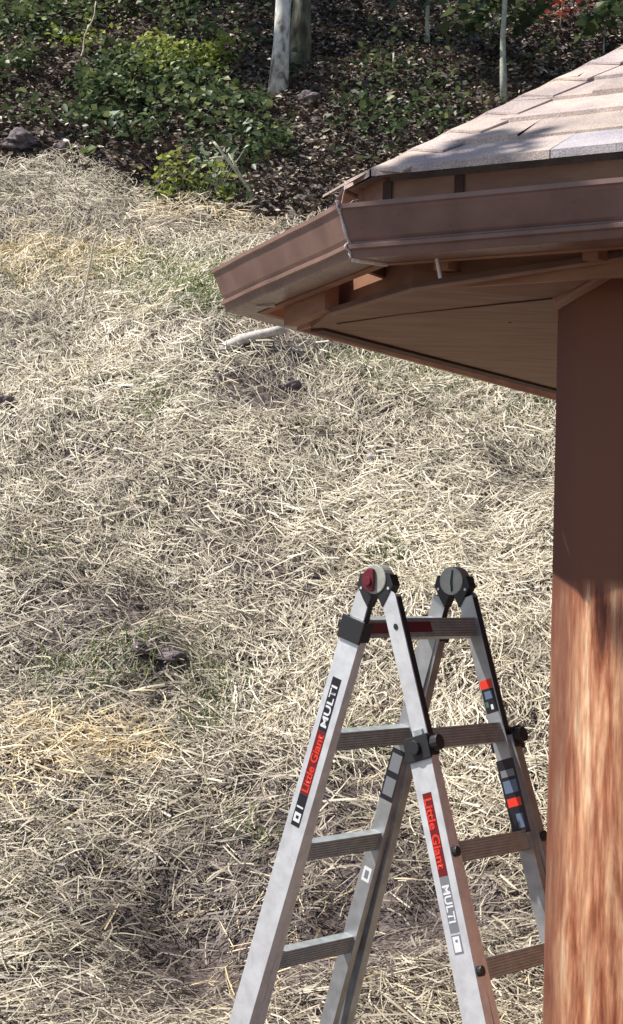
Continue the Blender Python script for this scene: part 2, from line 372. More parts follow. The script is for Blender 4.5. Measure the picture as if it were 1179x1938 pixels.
# ------------------------------------------------------------------ green grass tufts through the straw
def grass_patch():
    xs, ys = [], []
    for px, py, rr, c in [(320, 540, .55, 1500), (400, 575, .4, 700), (225, 500, .3, 300), (180, 1290, .30, 220), (240, 1260, .2, 120), (110, 1290, .2, 150), (400, 1300, .2, 150), (720, 690, .5, 700), (860, 740, .4, 300), (280, 780, .2, 200),
                          (1010, 780, .3, 200), (340, 370, .35, 300), (60, 1080, .2, 80), (700, 1420, .12, 120), (370, 1380, .15, 120), (60, 520, .5, 300), (730, 1060, .15, 100), (480, 1590, .2, 60), (380, 560, .25, 500)]:
        p = ground_at(px, py)
        xs.append(p.x + rng.normal(0, rr * .5, c)); ys.append(p.y + rng.normal(0, rr * .5, c))
    x = np.concatenate(xs); y = np.concatenate(ys); n = len(x)
    a = rng.uniform(0, 2 * math.pi, n); h = rng.uniform(.03, .11, n); lean = rng.uniform(.2, 1.1, n) * h
    w = rng.uniform(.003, .006, n); z = height(x, y) + .01
    V = np.zeros((n, 3, 2, 3), np.float32)
    for i, (t, ww) in enumerate(((0, 1), (.55, .8), (1, .15))):
        for j, s in enumerate((-1, 1)):
            V[:, i, j, 0] = x + np.cos(a) * lean * t * t - np.sin(a) * w * ww * s
            V[:, i, j, 1] = y + np.sin(a) * lean * t * t + np.cos(a) * w * ww * s
            V[:, i, j, 2] = z + h * t
    b = np.arange(n)[:, None] * 6; s = np.array([[0, 2]])
    F = np.stack([b + s, b + s + 1, b + s + 3, b + s + 2], 2).reshape(-1, 4)
    return fast_mesh('grass', V.reshape(-1, 3), F, np.repeat(rng.random(n), 2))
tag(link('grass', grass_patch(), M_GRASS), 'sparse green grass sprouting through the straw', 'grass', kind='stuff')

# ------------------------------------------------------------------ leaves helper
def leaf_cards(c, size, nrm_tilt, yaw=None, aspect=.62, curl=.25):
    """one pointed leaf (two quads folded along the midrib) per centre"""
    n = len(c); yaw = rng.uniform(0, 2 * math.pi, n) if yaw is None else yaw
    d = np.stack([np.cos(yaw), np.sin(yaw), np.zeros(n)], 1)
    up = np.stack([rng.normal(0, 1, n) * nrm_tilt, rng.normal(0, 1, n) * nrm_tilt, np.ones(n)], 1); up /= np.linalg.norm(up, axis=1)[:, None]
    d = d - up * (d * up).sum(1)[:, None]; d /= np.linalg.norm(d, axis=1)[:, None]
    s = np.cross(up, d); L_ = size[:, None]; W = L_ * aspect * .5; cu = curl * L_ * rng.uniform(.3, 1.2, n)[:, None]
    # base, left mid, tip, right mid, mid mid
    V = np.stack([c - d * L_ * .5, c - d * L_ * .08 + s * W + up * cu * .5, c + d * L_ * .5 - up * cu * .4, c - d * L_ * .08 - s * W + up * cu * .5], 1)
    b = np.arange(n)[:, None] * 4
    F = np.stack([b + 0, b + 3, b + 2, b + 1], 2).reshape(-1, 4)
    T = np.concatenate([np.stack([b[:, 0], b[:, 0] + 2, b[:, 0] + 1], 1), np.stack([b[:, 0], b[:, 0] + 3, b[:, 0] + 2], 1)])
    return V.reshape(-1, 3), T

def forest_region(x, y): return wedge(x, y, 1.8) & (y > straw_edge(x) - .35 * rng.random(len(x)) ** 2) & (y < 24)
NL = 110000
P = scatter(NL, forest_region); x, y = P[:, 0], P[:, 1]
z = height(x, y) + .01 + .05 * rng.random(NL)
v, t = leaf_cards(np.stack([x, y, z], 1), rng.uniform(.03, .095, NL), .55)
tone = np.clip(rng.random(NL) ** 1.3 * .85 + .1 * vnoise(x * 2, y * 2, 20), 0, 1); tone = np.where(rng.random(NL) < .09, rng.uniform(.85, 1, NL), tone)
tag(link('leaf_litter', fast_mesh('leaf_litter', v, t, np.concatenate([tone, tone])), M_LITTER), 'brown fallen leaves covering the shaded forest floor', 'leaves', kind='stuff')

def ground_cover(name, spots, m, label, cat, hmax=.25, size=(.035, .09), thr=-.12):
    cs, tn = [], []
    for px, py, rx, ry, c in spots:
        p = ground_at(px, py); k = p.y / FPX
        gx = p.x + rng.normal(0, rx * k, c); gy = p.y + rng.normal(0, ry * k * 2.8, c)
        ok = (gy > straw_edge(gx) - .1) & (vnoise(gx * 1.5, gy * 1.1, 33) + .35 * vnoise(gx * 5, gy * 4, 34) > thr); gx, gy = gx[ok], gy[ok]
        hh = (rng.random(len(gx))) * hmax * (0.4 + .6 * (vnoise(gx * 4, gy * 4, 30) > -.1))
        cs.append(np.stack([gx, gy, height(gx, gy) + hh + .03], 1)); tn.append(np.clip(rng.normal(.3, .2, len(gx)) + hh / hmax * .4, 0, 1))
    c = np.concatenate(cs); tn = np.concatenate(tn)
    v, t = leaf_cards(c, rng.uniform(*size, len(c)), .8, aspect=.7)
    tag(link(name, fast_mesh(name, v, t, np.concatenate([tn, tn])), m), label, cat, kind='stuff')
ground_cover('ground_cover', [(60, 150, 90, 60, 1300), (200, 180, 90, 45, 1300), (350, 140, 110, 40, 900), (480, 180, 60, 40, 600), (370, 210, 120, 50, 850), (470, 300, 110, 45, 850), (560, 330, 70, 30, 300), (650, 260, 70, 50, 220),
                              (620, 330, 50, 25, 200), (730, 180, 40, 50, 200), (240, 30, 100, 30, 900), (40, 60, 60, 50, 900), (420, 370, 60, 15, 300), (820, 230, 60, 40, 250), (180, 290, 25, 10, 120), (960, 60, 70, 40, 400)],
             M_LEAF, 'low green plants covering the shaded bank', 'plants', .3, (.05, .12))
ground_cover('sun_patch_cover', [(345, 135, 55, 9, 900), (150, 95, 40, 10, 140), (300, 160, 30, 12, 130), (330, 368, 28, 7, 150), (420, 395, 14, 8, 60)], M_SUNLEAF, 'leaves tinted yellow green as painted sun patches on the bank', 'plants', .34, (.04, .09), thr=-9)  # sun patches on the plants put into the leaf colour

# ------------------------------------------------------------------ house
house = empty('house', (1.2, 5.5, 0)); HI = house.matrix_world
def into(o): o.matrix_parent_inverse = Matrix.Translation(-house.location); return o
tag(house, 'brown house corner with chamfered eaves, brown gutters and stained wood wall', 'house')
d1 = Vector((math.cos(rad(-25)), math.sin(rad(-25)))); d1 = Vector((0.90, -0.43)).normalized()
G12 = at_z(640, 385, 2.53).xy; G23 = at_z(400, 510, 2.53).xy
G01 = G12 + (at_z(1179, 336, 2.53).xy - G12).normalized() * 3.2
dir3 = (at_z(1050, 752, 2.425).xy - at_z(462, 590, 2.425).xy).normalized()
G34 = G23 + dir3 * 4.4
dir0 = Matrix.Rotation(rad(45), 2) @ (G01 - G12).normalized()
G00 = G01 + dir0 * 2.5
LIP = [G00, G01, G12, G23, G34]
def offset_line(pts, d):
    """shift an open polyline inwards (to the building side) by d"""
    out = []
    def nrm(a, b): t = (b - a).normalized(); return Vector((t.y, -t.x))
    for i, p in enumerate(pts):
        n1 = nrm(pts[i - 1], p) if i > 0 else None; n2 = nrm(p, pts[i + 1]) if i < len(pts) - 1 else None
        n1 = n1 or n2; n2 = n2 or n1
        b = (n1 + n2).normalized(); out.append(p + b * (d / b.dot(n1)))
    return out
# order runs right to left then back: building is on the right hand when walking it, check and flip
if (offset_line(LIP, .1)[2] - Vector((2, 5.5))).length > (LIP[2] - Vector((2, 5.5))).length: SGN = -1
else: SGN = 1
def inset(d): return offset_line(LIP, d * SGN)
GZ = 2.405
PROF = [(.124, .125), (.124, .114), (.118, .111), (.1160, .104), (.1130, .098), (.0930, .046), (.086, .038), (.0865, .035), (.0960, .030), (.0955, .021), (.085, .018), (.081, .003), (.078, 0), (0, 0), (0, .125),
        (.002, .125), (.002, .002), (.077, .002), (.083, .020), (.092, .024), (.084, .037), (.091, .048), (.111, .105), (.118, .120)]
def gutter(i0, i1, ext=(0, 0)):
    mb = MB(); ring = []
    for o_, h_ in PROF:
        l = inset(.124 - o_); a, b = l[i0], l[i1]; t = (b - a).normalized()
        a = a - t * ext[0]; b = b + t * ext[1]
        ring.append((Vector((a.x, a.y, GZ + h_)), Vector((b.x, b.y, GZ + h_))))
    n = len(ring); K = 14
    vs = []
    for k in range(K + 1):
        tt = k / K
        for a, b in ring:
            p = a.lerp(b, tt); p.z += .0006 * math.sin(tt * 17 + i0) - .001 * math.sin(tt * 7); vs.append(p)
    fs = [(k*n+j, k*n+(j+1) % n, (k+1)*n+(j+1) % n, (k+1)*n+j) for k in range(K) for j in range(n)]
    fs += [tuple(range(n))[::-1], tuple(range(K*n, K*n+n))]
    mb.add(vs, fs); g = into(mb.build('gutter', M_GUT, house)); return g
gutter(0, 1); g1 = gutter(1, 2, (0, -.003)); g2 = gutter(2, 3); gutter(3, 4)
# lifted sealant along the mitre between the two near gutters
mb = MB(); pts = []
for k, (o_, h_) in enumerate(PROF[:13]):
    p = inset(.124 - o_ - .0025)[2]; pts.append(Vector((p.x, p.y, GZ + h_ - (.002 if k > 11 else 0))))
pts = [pts[0] + Vector((0, 0, .006))] + pts
fine = []
for a, b in zip(pts, pts[1:]):
    for t in (0, .5): fine.append(a.lerp(b, t))
mb.tube(fine, [random.choice([.0022, .0045, .0065, .004]) for _ in fine], 6)
ib = inset(.010)[2]; fb = inset(.05)[2]
q0 = inset(.048)[2]; q1 = inset(.135)[2]
mb.tube([(q0.x, q0.y, GZ - .003), (q1.x + .015, q1.y - .01, GZ - .004)], [.0065, .0060], 6)
into(mb.build('sealant', M_SEAL, house, smooth=True))
mb = MB(); a = inset(0.01)[2]
mb.tube([(a.x, a.y, 2.53), (a.x + .004, a.y, 2.555), (a.x + .010, a.y, 2.575)], [.0012, .001, .0006], 5)
mb.build('loose_sealant_strand', M_SEAL, house).matrix_parent_inverse = Matrix.Translation(-house.location)

# fascia behind the gutters
lo, li = inset(.129), inset(.155)
mb = MB()
for i in range(4):
    a, b, c, d = lo[i], lo[i + 1], li[i + 1], li[i]
    z0, z1 = 2.402, (2.604 if i < 2 else 2.522)
    mb.add([(a.x, a.y, z0), (b.x, b.y, z0), (c.x, c.y, z0), (d.x, d.y, z0), (a.x, a.y, z1), (b.x, b.y, z1), (c.x, c.y, z1), (d.x, d.y, z1)],
           [(0,3,2,1),(4,5,6,7),(0,1,5,4),(2,3,7,6)] + ([(0, 4, 7, 3)] if i == 0 else []) + ([(1, 2, 6, 5)] if i == 3 else []))
into(mb.build('fascia', M_FASC, house))
# fascia joint strips
for px in (708, 850):
    p = at_z(px, 366, 2.545); mb = MB()
    t = (G12 - G01).normalized(); nn = Vector((t.y, -t.x)) * (1 if Vector((t.y, -t.x)).y < 0 else -1)
    c = li[2] + (li[1] - li[2]).normalized() * ((px - 690) / 740)
    c = lo[2] + (lo[1] - lo[2]).normalized() * (.02 + (px - 708) * .00135)
    mb.add([(c.x + nn.x * q - t.x * w, c.y + nn.y * q - t.y * w, z_) for z_ in (2.50, 2.603) for q, w in ((.0005, .012), (.006, .012), (.006, -.012), (.0005, -.012))],
           [(0,1,2,3),(4,7,6,5),(0,4,5,1),(1,5,6,2),(2,6,7,3),(3,7,4,0)])
    into(mb.build('fascia_strip', M_DARKW, house))

# soffit
WA = at_y(1055, 565, 4.3); WB = at_y(1179, 489, 4.175); WC = at_y(1105, 534, 4.243)
T0 = at_z(588, 622, 2.34); T1 = at_z(625, 592, 2.345); T2 = at_z(780, 545, 2.35)
t1 = (G01 - G12).normalized(); WB2 = WB.copy()
S_R = at_y(1182, 486, 4.03); S_RR = Vector((WB.x + t1.x * 2.4, WB.y + t1.y * 2.4, 2.41))
S_F = at_z(1050, 741, 2.34); S_FF = S_F + Vector((dir3.x, dir3.y, 0)) * 1.6
WBACK = Vector((WA.x + 1.8, WA.y + 1.9, 2.36))
bottom = [WA, WC, WB, S_R, T2, T1, T0, S_F, S_FF, WBACK]
mb = MB(); up = Vector((0, 0, .014)); n = len(bottom)
cent = WA
vs = [p for p in bottom] + [p + up for p in bottom]
tri = [(0, 1, 2), (0, 2, 3), (0, 3, 4), (0, 4, 5), (0, 5, 6), (0, 6, 7), (0, 7, 8), (0, 8, 9)]
mb.add(vs, tri + [tuple(i + n for i in t) for t in tri] + [(i, (i + 1) % n, n + (i + 1) % n, n + i) for i in range(n)])
into(mb.build('soffit', M_SOFF, house))
# second soffit board, lapped over the first towards the near eave
def strip(name, pts, w, th, m, zoff=0, parent=house, bevel=0):
    """board following a line, w wide to the left in plan, th thick"""
    mb = MB()
    for a, b in zip(pts, pts[1:]):
        t = (b - a).normalized(); s = Vector((-t.y, t.x, 0)).normalized() * w; u = Vector((0, 0, th)); z0 = Vector((0, 0, zoff))
        mb.add([a + z0, b + z0, b + s + z0, a + s + z0, a + z0 + u, b + z0 + u, b + s + z0 + u, a + s + z0 + u],
               [(0,3,2,1),(4,5,6,7),(0,1,5,4),(1,2,6,5),(2,3,7,6),(3,0,4,7)])
    return into(mb.build(name, m, house, bevel=bevel))
jA = WA + Vector((-.012, -.004, .0)); jB = at_z(760, 594, 2.343); jC = at_z(640, 612, 2.341)
strip('soffit_seam', [jA + Vector((0, 0, -.0035)), jB + Vector((0, 0, -.003)), jC + Vector((0, 0, -.003))], .006, .003, M_DARKW)
e0 = at_z(640, 600, 2.345); 
strip('soffit_edge_board', [T1 + Vector((0,0,-.006)), T2 + Vector((0,0,-.006)), S_R + Vector((0,0,-.007))], .010, .020, M_TRIM)
strip('soffit_edge_board', [S_F + Vector((0,0,-.008)), T0 + Vector((0,0,-.008))], .045, .012, M_DARKW)
for px, py in ((965, 611),):                                  # nail hole left in the board
    p = at_z(px, py, 2.3385); mb = MB(); mb.tube([p, p + Vector((0, 0, .002))], [.004, .004], 8); into(mb.build('nail_head', M_DARKW, house))
# sub fascia / rafter tails between soffit and gutter
l2 = inset(.16)
mb = MB()
for s_ in (0.14, .52, .92, 1.35, 1.8, 2.3):
    a = l2[2] + (l2[1] - l2[2]).normalized() * s_; t = (l2[1] - l2[2]).normalized(); nn = Vector((-t.y, t.x)); nn = nn if nn.y > 0 else -nn
    b = a + nn * .30
    w = t * .019
    mb2 = MB(); z0, z1 = 2.385, 2.54
    mb2.add([(a.x - w.x, a.y - w.y, z0), (a.x + w.x, a.y + w.y, z0), (b.x + w.x, b.y + w.y, z0 + .02), (b.x - w.x, b.y - w.y, z0 + .02),
             (a.x - w.x, a.y - w.y, z1), (a.x + w.x, a.y + w.y, z1), (b.x + w.x, b.y + w.y, z1 + .12), (b.x - w.x, b.y - w.y, z1 + .12)],
            [(0,3,2,1),(4,5,6,7),(0,1,5,4),(1,2,6,5),(2,3,7,6),(3,0,4,7)])
    into(mb2.build('rafter_tail', M_FASC, house))
# chamfer block at the far gutter corner
a = at_z(545, 612, 2.352); b = at_z(690, 592, 2.352)
ctr = (inset(.16)[3] + inset(.30)[3]) * .5
mb = MB(); tt = (l2[3] - l2[2]).normalized(); c3 = l2[3] - tt * .13; c4 = l2[3] - tt * .46; nn = Vector((tt.y, -tt.x)); nn = nn if nn.x > 0 else -nn
mb.add([(c3.x, c3.y, 2.35), (c4.x, c4.y, 2.352), (c4.x + nn.x * .04, c4.y + nn.y * .04, 2.352), (c3.x + nn.x * .04, c3.y + nn.y * .04, 2.35),
        (c3.x, c3.y, 2.52), (c4.x, c4.y, 2.52), (c4.x + nn.x * .04, c4.y + nn.y * .04, 2.52), (c3.x + nn.x * .04, c3.y + nn.y * .04, 2.52)],
       [(0,3,2,1),(4,5,6,7),(0,1,5,4),(1,2,6,5),(2,3,7,6),(3,0,4,7)])
into(mb.build('corner_block', M_FASC, house))
# gutter hangers and drip bits
def bit(px, py, z, dx, dy, w, name='gutter_hanger'):
    p = at_z(px, py, z); mb = MB(); mb.box((p.x - w, p.y - .004, p.z - dy), (p.x + dx, p.y + .004, p.z)); into(mb.build(name, M_SEAL, house))
p0 = at_z(826, 489, 2.402); p1 = at_z(833, 526, 2.358)
mb = MB(); mb.tube([p0, p1], [.0042, .0045], 6); into(mb.build('gutter_hanger', M_SEAL, house))
for (a_, b_) in (((484, 581), (521, 579)), ((598, 648), (627, 645))):
    mb = MB(); p0 = at_z(*a_, GZ - .004); p1 = at_z(*b_, GZ - .004); mb.tube([p0, p1], [.003, .003], 6); into(mb.build('gutter_bracket', M_SEAL, house))

# roof: planes rise inwards (the eave is cut back behind the far gutter runs)
# roof: planes rise inwards from the eave line
TP = 0.575
E = inset(.105)
EZ = 2.620
def pl_z(i, p):
    a, b = E[i], E[i + 1]; t = (b - a).normalized(); n = Vector((-t.y, t.x)); n = n if n.dot(Vector((2.2, 5.6)) - a) > 0 else -n
    return EZ + TP * (p - a).dot(n), n
def hipdir(i):
    _, n1 = pl_z(i - 1, E[i]); _, n2 = pl_z(i, E[i]); b = (n1 + n2).normalized(); return Vector((b.x, b.y, TP * b.dot(n1)))
h2, h3, h1 = hipdir(2), hipdir(3), hipdir(1); FULLW = (E[3] - E[2]).length
# the hips of the chamfer meet
w_ = FULLW; tch = (E[3] - E[2]).normalized(); tm = w_ / 2 / h2.xy.dot(tch)
AP = Vector((*E[2], EZ)) + h2 * tm
_, na = pl_z(1, E[2]); _, nb = pl_z(3, E[3]); bb = (na + nb).normalized(); hr = Vector((bb.x, bb.y, TP * bb.dot(na)))
APX = AP + hr * 1.5
E[3] = E[2] + tch * .17; E[4] = E[3] + dir3 * 4.2
_, n3i = pl_z(3, E[3]); TP3 = (AP.z - EZ) / (AP.xy - E[3]).dot(n3i)
_, n2i = pl_z(2, E[2]); h3 = AP - Vector((*E[3], EZ))
TPS = {1: TP, 2: TP, 3: TP3}
mb = MB(); eb = [E[1], E[2], E[3], E[4]]; cc = Vector((2.2, 5.6))
for a, b in zip(eb[1:], eb[2:]):
    t = (b - a).normalized(); n_in = Vector((-t.y, t.x)); n_in = n_in if n_in.dot(cc - a) > 0 else -n_in
    p = [a + n_in * .03, b + n_in * .03, b + n_in * .045, a + n_in * .045]
    mb.add([(q.x, q.y, 2.41) for q in p] + [(q.x, q.y, 2.617) for q in p], [(0,3,2,1),(4,5,6,7),(0,1,5,4),(1,2,6,5),(2,3,7,6),(3,0,4,7)])
q = inset(.235); q2 = inset(.25)
for i in (1, 2, 3):
    p = [q[i], q[i + 1], q2[i + 1], q2[i]]
    mb.add([(v_.x, v_.y, 2.353) for v_ in p] + [(v_.x, v_.y, 2.512) for v_ in p], [(0,3,2,1),(4,5,6,7),(0,1,5,4),(1,2,6,5),(2,3,7,6),(3,0,4,7)])
into(mb.build('inner_fascia', M_FASC, house))
rnd_f = []
def roof_face(i, poly_in, name_i):
    """stepped shingle courses over the plane above eave i; poly_in(s along eave, d up the plan) clips left and right"""
    a, b = E[i], E[i + 1]; t = (b - a).normalized(); _, n = pl_z(i, a); ln = (b - a).length
    vs, fs, rn = [], [], []
    ex = .175; cs = 1 / math.sqrt(1 + TP * TP)
    d = 0; row = 0
    while True:
        d0 = row * ex * cs; d1 = (row + 1) * ex * cs
        l0, r0 = poly_in(d0); l1, r1 = poly_in(d1)
        if r0 - l0 < .04 or row > 24: break
        r1 = max(r1, l1 + .005)
        s = l0 + (-.11 if row % 2 else 0) - .02 * random.random()
        while s < r0:
            w = random.choice([.30, .42, .50, .62]); s2 = s + w
            hlift = random.choice([.003, .005, .010]); cu1, cu2 = random.uniform(0, .007), random.uniform(0, .007)
            def clip(q, dd, ll, rr): return min(max(q, ll), rr)
            sa, sb = clip(s + .0004, d0, l0, r0), clip(s2 - .0004, d0, l0, r0); sc_, sd = clip(s2 - .0004, d1, l1, r1), clip(s + .0004, d1, l1, r1)
            if sb - sa > .004:
                k = len(vs)
                low = (.004 * random.random()) + (-.010 if row == 0 else 0)
                for (ss, dd, z_) in ((sa, d0 - .004 + low, hlift + .004 + cu1), (sb, d0 - .004 + low, hlift + .004 + cu2), (sc_, d1 + .004, 0.001), (sd, d1 + .004, 0.001), (sa, d0 - .004 + low, -.001), (sb, d0 - .004 + low, -.001)):
                    p = a + t * ss + n * dd; vs.append((p.x, p.y, EZ + TPS[i] * dd + z_))
                fs += [(k, k+1, k+2, k+3), (k+4, k+5, k+1, k)]; r = random.random() * (.8 if row else 1); r = min(1, r * .75 + (.25 if row == 0 else 0)); rn += [r, r]  # first course pushed towards lilac, its shade put into the colour
            s = s2
        row += 1
    k = len(vs)
    return vs, fs, rn
def lim1(d):  # face over eave 1 (E1->E2): s from E1
    n = (E[2] - E[1]).normalized(); ln = (E[2] - E[1]).length; _, nn = pl_z(1, E[1])
    def along(h, base, sgn):
        return base + h.xy.dot(n) / h.xy.dot(nn) * d
    right = along(h2, ln, 1)
    dap = (AP.xy - E[1]).dot(nn)
    if d > dap: right = (AP.xy - E[1]).dot(n) + hr.xy.dot(n) / hr.xy.dot(nn) * (d - dap)
    return along(h1, 0, 1), right
def lim2(d):
    n = (E[3] - E[2]).normalized(); ln = (E[3] - E[2]).length; _, nn = pl_z(2, E[2])
    return h2.xy.dot(n) / h2.xy.dot(nn) * d, ln + h3.xy.dot(n) / h3.xy.dot(nn) * d
def lim3(d):
    n = (E[4] - E[3]).normalized(); ln = (E[4] - E[3]).length; _, nn = pl_z(3, E[3])
    left = h3.xy.dot(n) / h3.xy.dot(nn) * d; dap = (AP.xy - E[3]).dot(nn)
    if d > dap: left = (AP.xy - E[3]).dot(n) + hr.xy.dot(n) / hr.xy.dot(nn) * (d - dap)
    return left, ln
V_, F_, R_ = [], [], []
for i, lm in ((1, lim1), (2, lim2), (3, lim3)):
    vs, fs, rn = roof_face(i, lm, i); k = len(V_); V_ += vs; F_ += [tuple(q + k for q in f) for f in fs]; R_ += rn
# felt deck under the shingles
def P3(p, z): return (p.x, p.y, z)
k = len(V_)
_, n0 = pl_z(1, E[1]); q = .03
E1u = Vector((*E[1], EZ)) + h1 * 2.6
deck = [(E[1].x, E[1].y, EZ - .006), (E[2].x, E[2].y, EZ - .006), (AP.x, AP.y, AP.z - .008), (APX.x, APX.y, APX.z - .008), (E1u.x, E1u.y, E1u.z - .008),
        (E[3].x, E[3].y, EZ - .006), (E[4].x, E[4].y, EZ - .006)]
E4u = Vector((*E[4], EZ)) + Vector((*nb, TP)) * 2.4
deck.append((E4u.x, E4u.y, E4u.z - .008))
V_ += deck; F_ += [(k, k+1, k+2, k+3, k+4), (k+1, k+5, k+2), (k+5, k+6, k+7, k+3, k+2)]; R_ += [.1] * 3
me = bpy.data.meshes.new('roof'); me.from_pydata(V_, [], F_); me.attributes.new('rnd', 'FLOAT', 'FACE').data.foreach_set('value', R_)
roof = into(link('roof', me, M_SHIN, house))
# drip edge thickness board under the shingle edge
# bent cap shingles running up the near hip and on along the ridge
def hip_caps(start, dirv, length, n1, n2, count=None):
    dirv = dirv.normalized(); L0 = 0; i = 0
    while L0 < length:
        ex = .150; c0 = start + dirv * (L0 - .006); c1 = start + dirv * (L0 + ex + .03)
        vs = []
        for c, lift in ((c0, .017), (c1, .008)):
            for sd, nn in ((-1, n1), (0, None), (1, n2)):
                if nn is None: vs.append(c + Vector((0, 0, lift + .001)))
                else:
                    # half width, going down its own plane, perpendicular to the hip
                    pn = Vector((-TP * nn.x, -TP * nn.y, 1)).normalized(); s = dirv.cross(pn).normalized() * (.105)
                    if (s.z > 0): s = -s
                    vs.append(c + s + pn * (lift - .004))
        mb = MB(); th = Vector((0, 0, -.006))
        vs = vs + [p + th for p in vs]
        mb.add(vs, [(0,1,4,3),(1,2,5,4),(6,9,10,7),(7,10,11,8),(0,6,7,1),(1,7,8,2),(3,4,10,9),(4,5,11,10),(0,3,9,6),(2,8,11,5)])
        o = mb.build('hip_cap', M_SHIN, roof)
        a = o.data.attributes.new('rnd', 'FLOAT', 'FACE'); a.data.foreach_set('value', [random.uniform(.1, .7)] * len(o.data.polygons))
        L0 += ex; i += 1
_, n1_ = pl_z(1, E[2]); _, n2_ = pl_z(2, E[2]); _, n3_ = pl_z(3, E[3])
H2L = (AP - Vector((*E[2], EZ))).length
hip_caps(Vector((*E[2], EZ)), h2, H2L, n1_, n2_)
hip_caps(Vector((*E[3], EZ)), h3, h3.length - .1, n2_, n3_)
hip_caps(AP, hr, 1.4, n1_, n3_)

# wall body: near corner WA, running towards the camera to WB, then right along the eave
wb = [WA.xy, WC.xy, WB.xy, WB.xy + t1.to_2d() * 2.6 if hasattr(t1, 'to_2d') else WB.xy + t1 * 2.6]
wb.append(wb[3] + Vector((1.0, 3.2))); wb.append(WA.xy + Vector((1.9, 1.75)))
ztop = [WA.z, WC.z, WB.z, 2.42, 2.6, 2.36]
mb = MB(); n = len(wb)
# subdivide tall faces a little for the swelling of old timber
vs = [(p.x, p.y, -.4) for p in wb] + [(p.x, p.y, z_) for p, z_ in zip(wb, ztop)]
mb.add(vs, [tuple(range(n)), tuple(range(n, 2*n))] + [(i, (i+1) % n, n + (i+1) % n, n + i) for i in range(n)])
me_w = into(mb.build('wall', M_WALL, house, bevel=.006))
# trim moulding along the top of the near wall
def along(pts, prof, name, m, bevel=0):
    """profile (outwards, height) swept along plan points"""
    mb = MB(); n = len(prof); vs = []
    for i, p in enumerate(pts):
        t = (pts[min(i + 1, len(pts) - 1)] - pts[max(i - 1, 0)]); t = Vector((t.x, t.y, 0)).normalized(); o_ = Vector((t.y, -t.x, 0)); o_ = o_ if o_.x < 0 else -o_
        vs += [p + o_ * a + Vector((0, 0, h)) for a, h in prof]
    mb.add(vs, [(k*n+j, k*n+(j+1) % n, (k+1)*n+(j+1) % n, (k+1)*n+j) for k in range(len(pts)-1) for j in range(n)] + [tuple(range(n)), tuple(range(len(vs)-n, len(vs)))])
    return into(mb.build(name, m, house, bevel=bevel))
ext_ = WB + (WB - WC).normalized() * .06
along([WA + Vector((0, 0, -.002)), WC + Vector((0, 0, -.002)), ext_ + Vector((0, 0, -.002))], [(.001, 0), (.014, 0), (.014, -.012), (.009, -.020), (.009, -.030), (.001, -.030)], 'frieze_board', M_TRIM)

# ------------------------------------------------------------------ ladder
TH = rad(49); U = Vector((math.cos(TH), math.sin(TH), 0)); Vd = Vector((math.sin(TH), -math.cos(TH), 0)); Zu = Vector((0, 0, 1))
H1 = at_y(716, 1099, 4.8); SP = .355; H2 = H1 + U * SP
gz = 0.0
ladder = empty('folding_ladder', (H1 + U * SP / 2 - Zu * H1.z))
LOFF = Matrix.Translation(-ladder.location)
def lad(o, parent=None):
    o.parent = parent or ladder; o.matrix_parent_inverse = LOFF if o.parent is ladder else Matrix.Identity(4); return o
tag(ladder, 'aluminium folding multi position ladder standing open beside the wall', 'ladder')
def sec(side):
    """frame of one half: (u across, w broad way of the rail, s down the rail)"""
    al = rad(16.7) if side < 0 else rad(18.2)
    down = -Zu * math.cos(al) + Vd * side * math.sin(al)
    wd = Vd * math.cos(al) + Zu * side * math.sin(al)
    return down, wd
FL = .042
def frame(side, hinge, usgn, FL=.042):
    """usgn -1 near rail, +1 far rail; local x = outward from the ladder"""
    down, wd = sec(side); h = H1 if hinge == 1 else H2
    def fr(p): return h + U * (usgn * (p[0] + FL * max(p[2] - .1, 0))) + wd * (p[1] + side * .030) + down * p[2]
    return fr
def channel(mb, x0, x1, y0, y1, s0, s1, th=.003, closed=False):
    """C-channel: web on the outer side (x1), flanges back to x0"""
    if closed: mb.box((x0, y0, s0), (x1, y1, s1)); return
    mb.box((x1 - th, y0, s0), (x1, y1, s1)); mb.box((x0, y0, s0), (x1 - th, y0 + th, s1)); mb.box((x0, y1 - th, s0), (x1 - th, y1, s1))
    # returned lips
    mb.box((x0, y0 + th, s0), (x0 + th, y0 + .010, s1)); mb.box((x0, y1 - .010, s0), (x0 + th, y1 - th, s1))
LEN = 1.66
def out_len(side): return (H1.z) / math.cos(rad(17.3)) - .02
OUT0 = {-1: .130, 1: .455}
RS = {-1: .335, 1: .307}
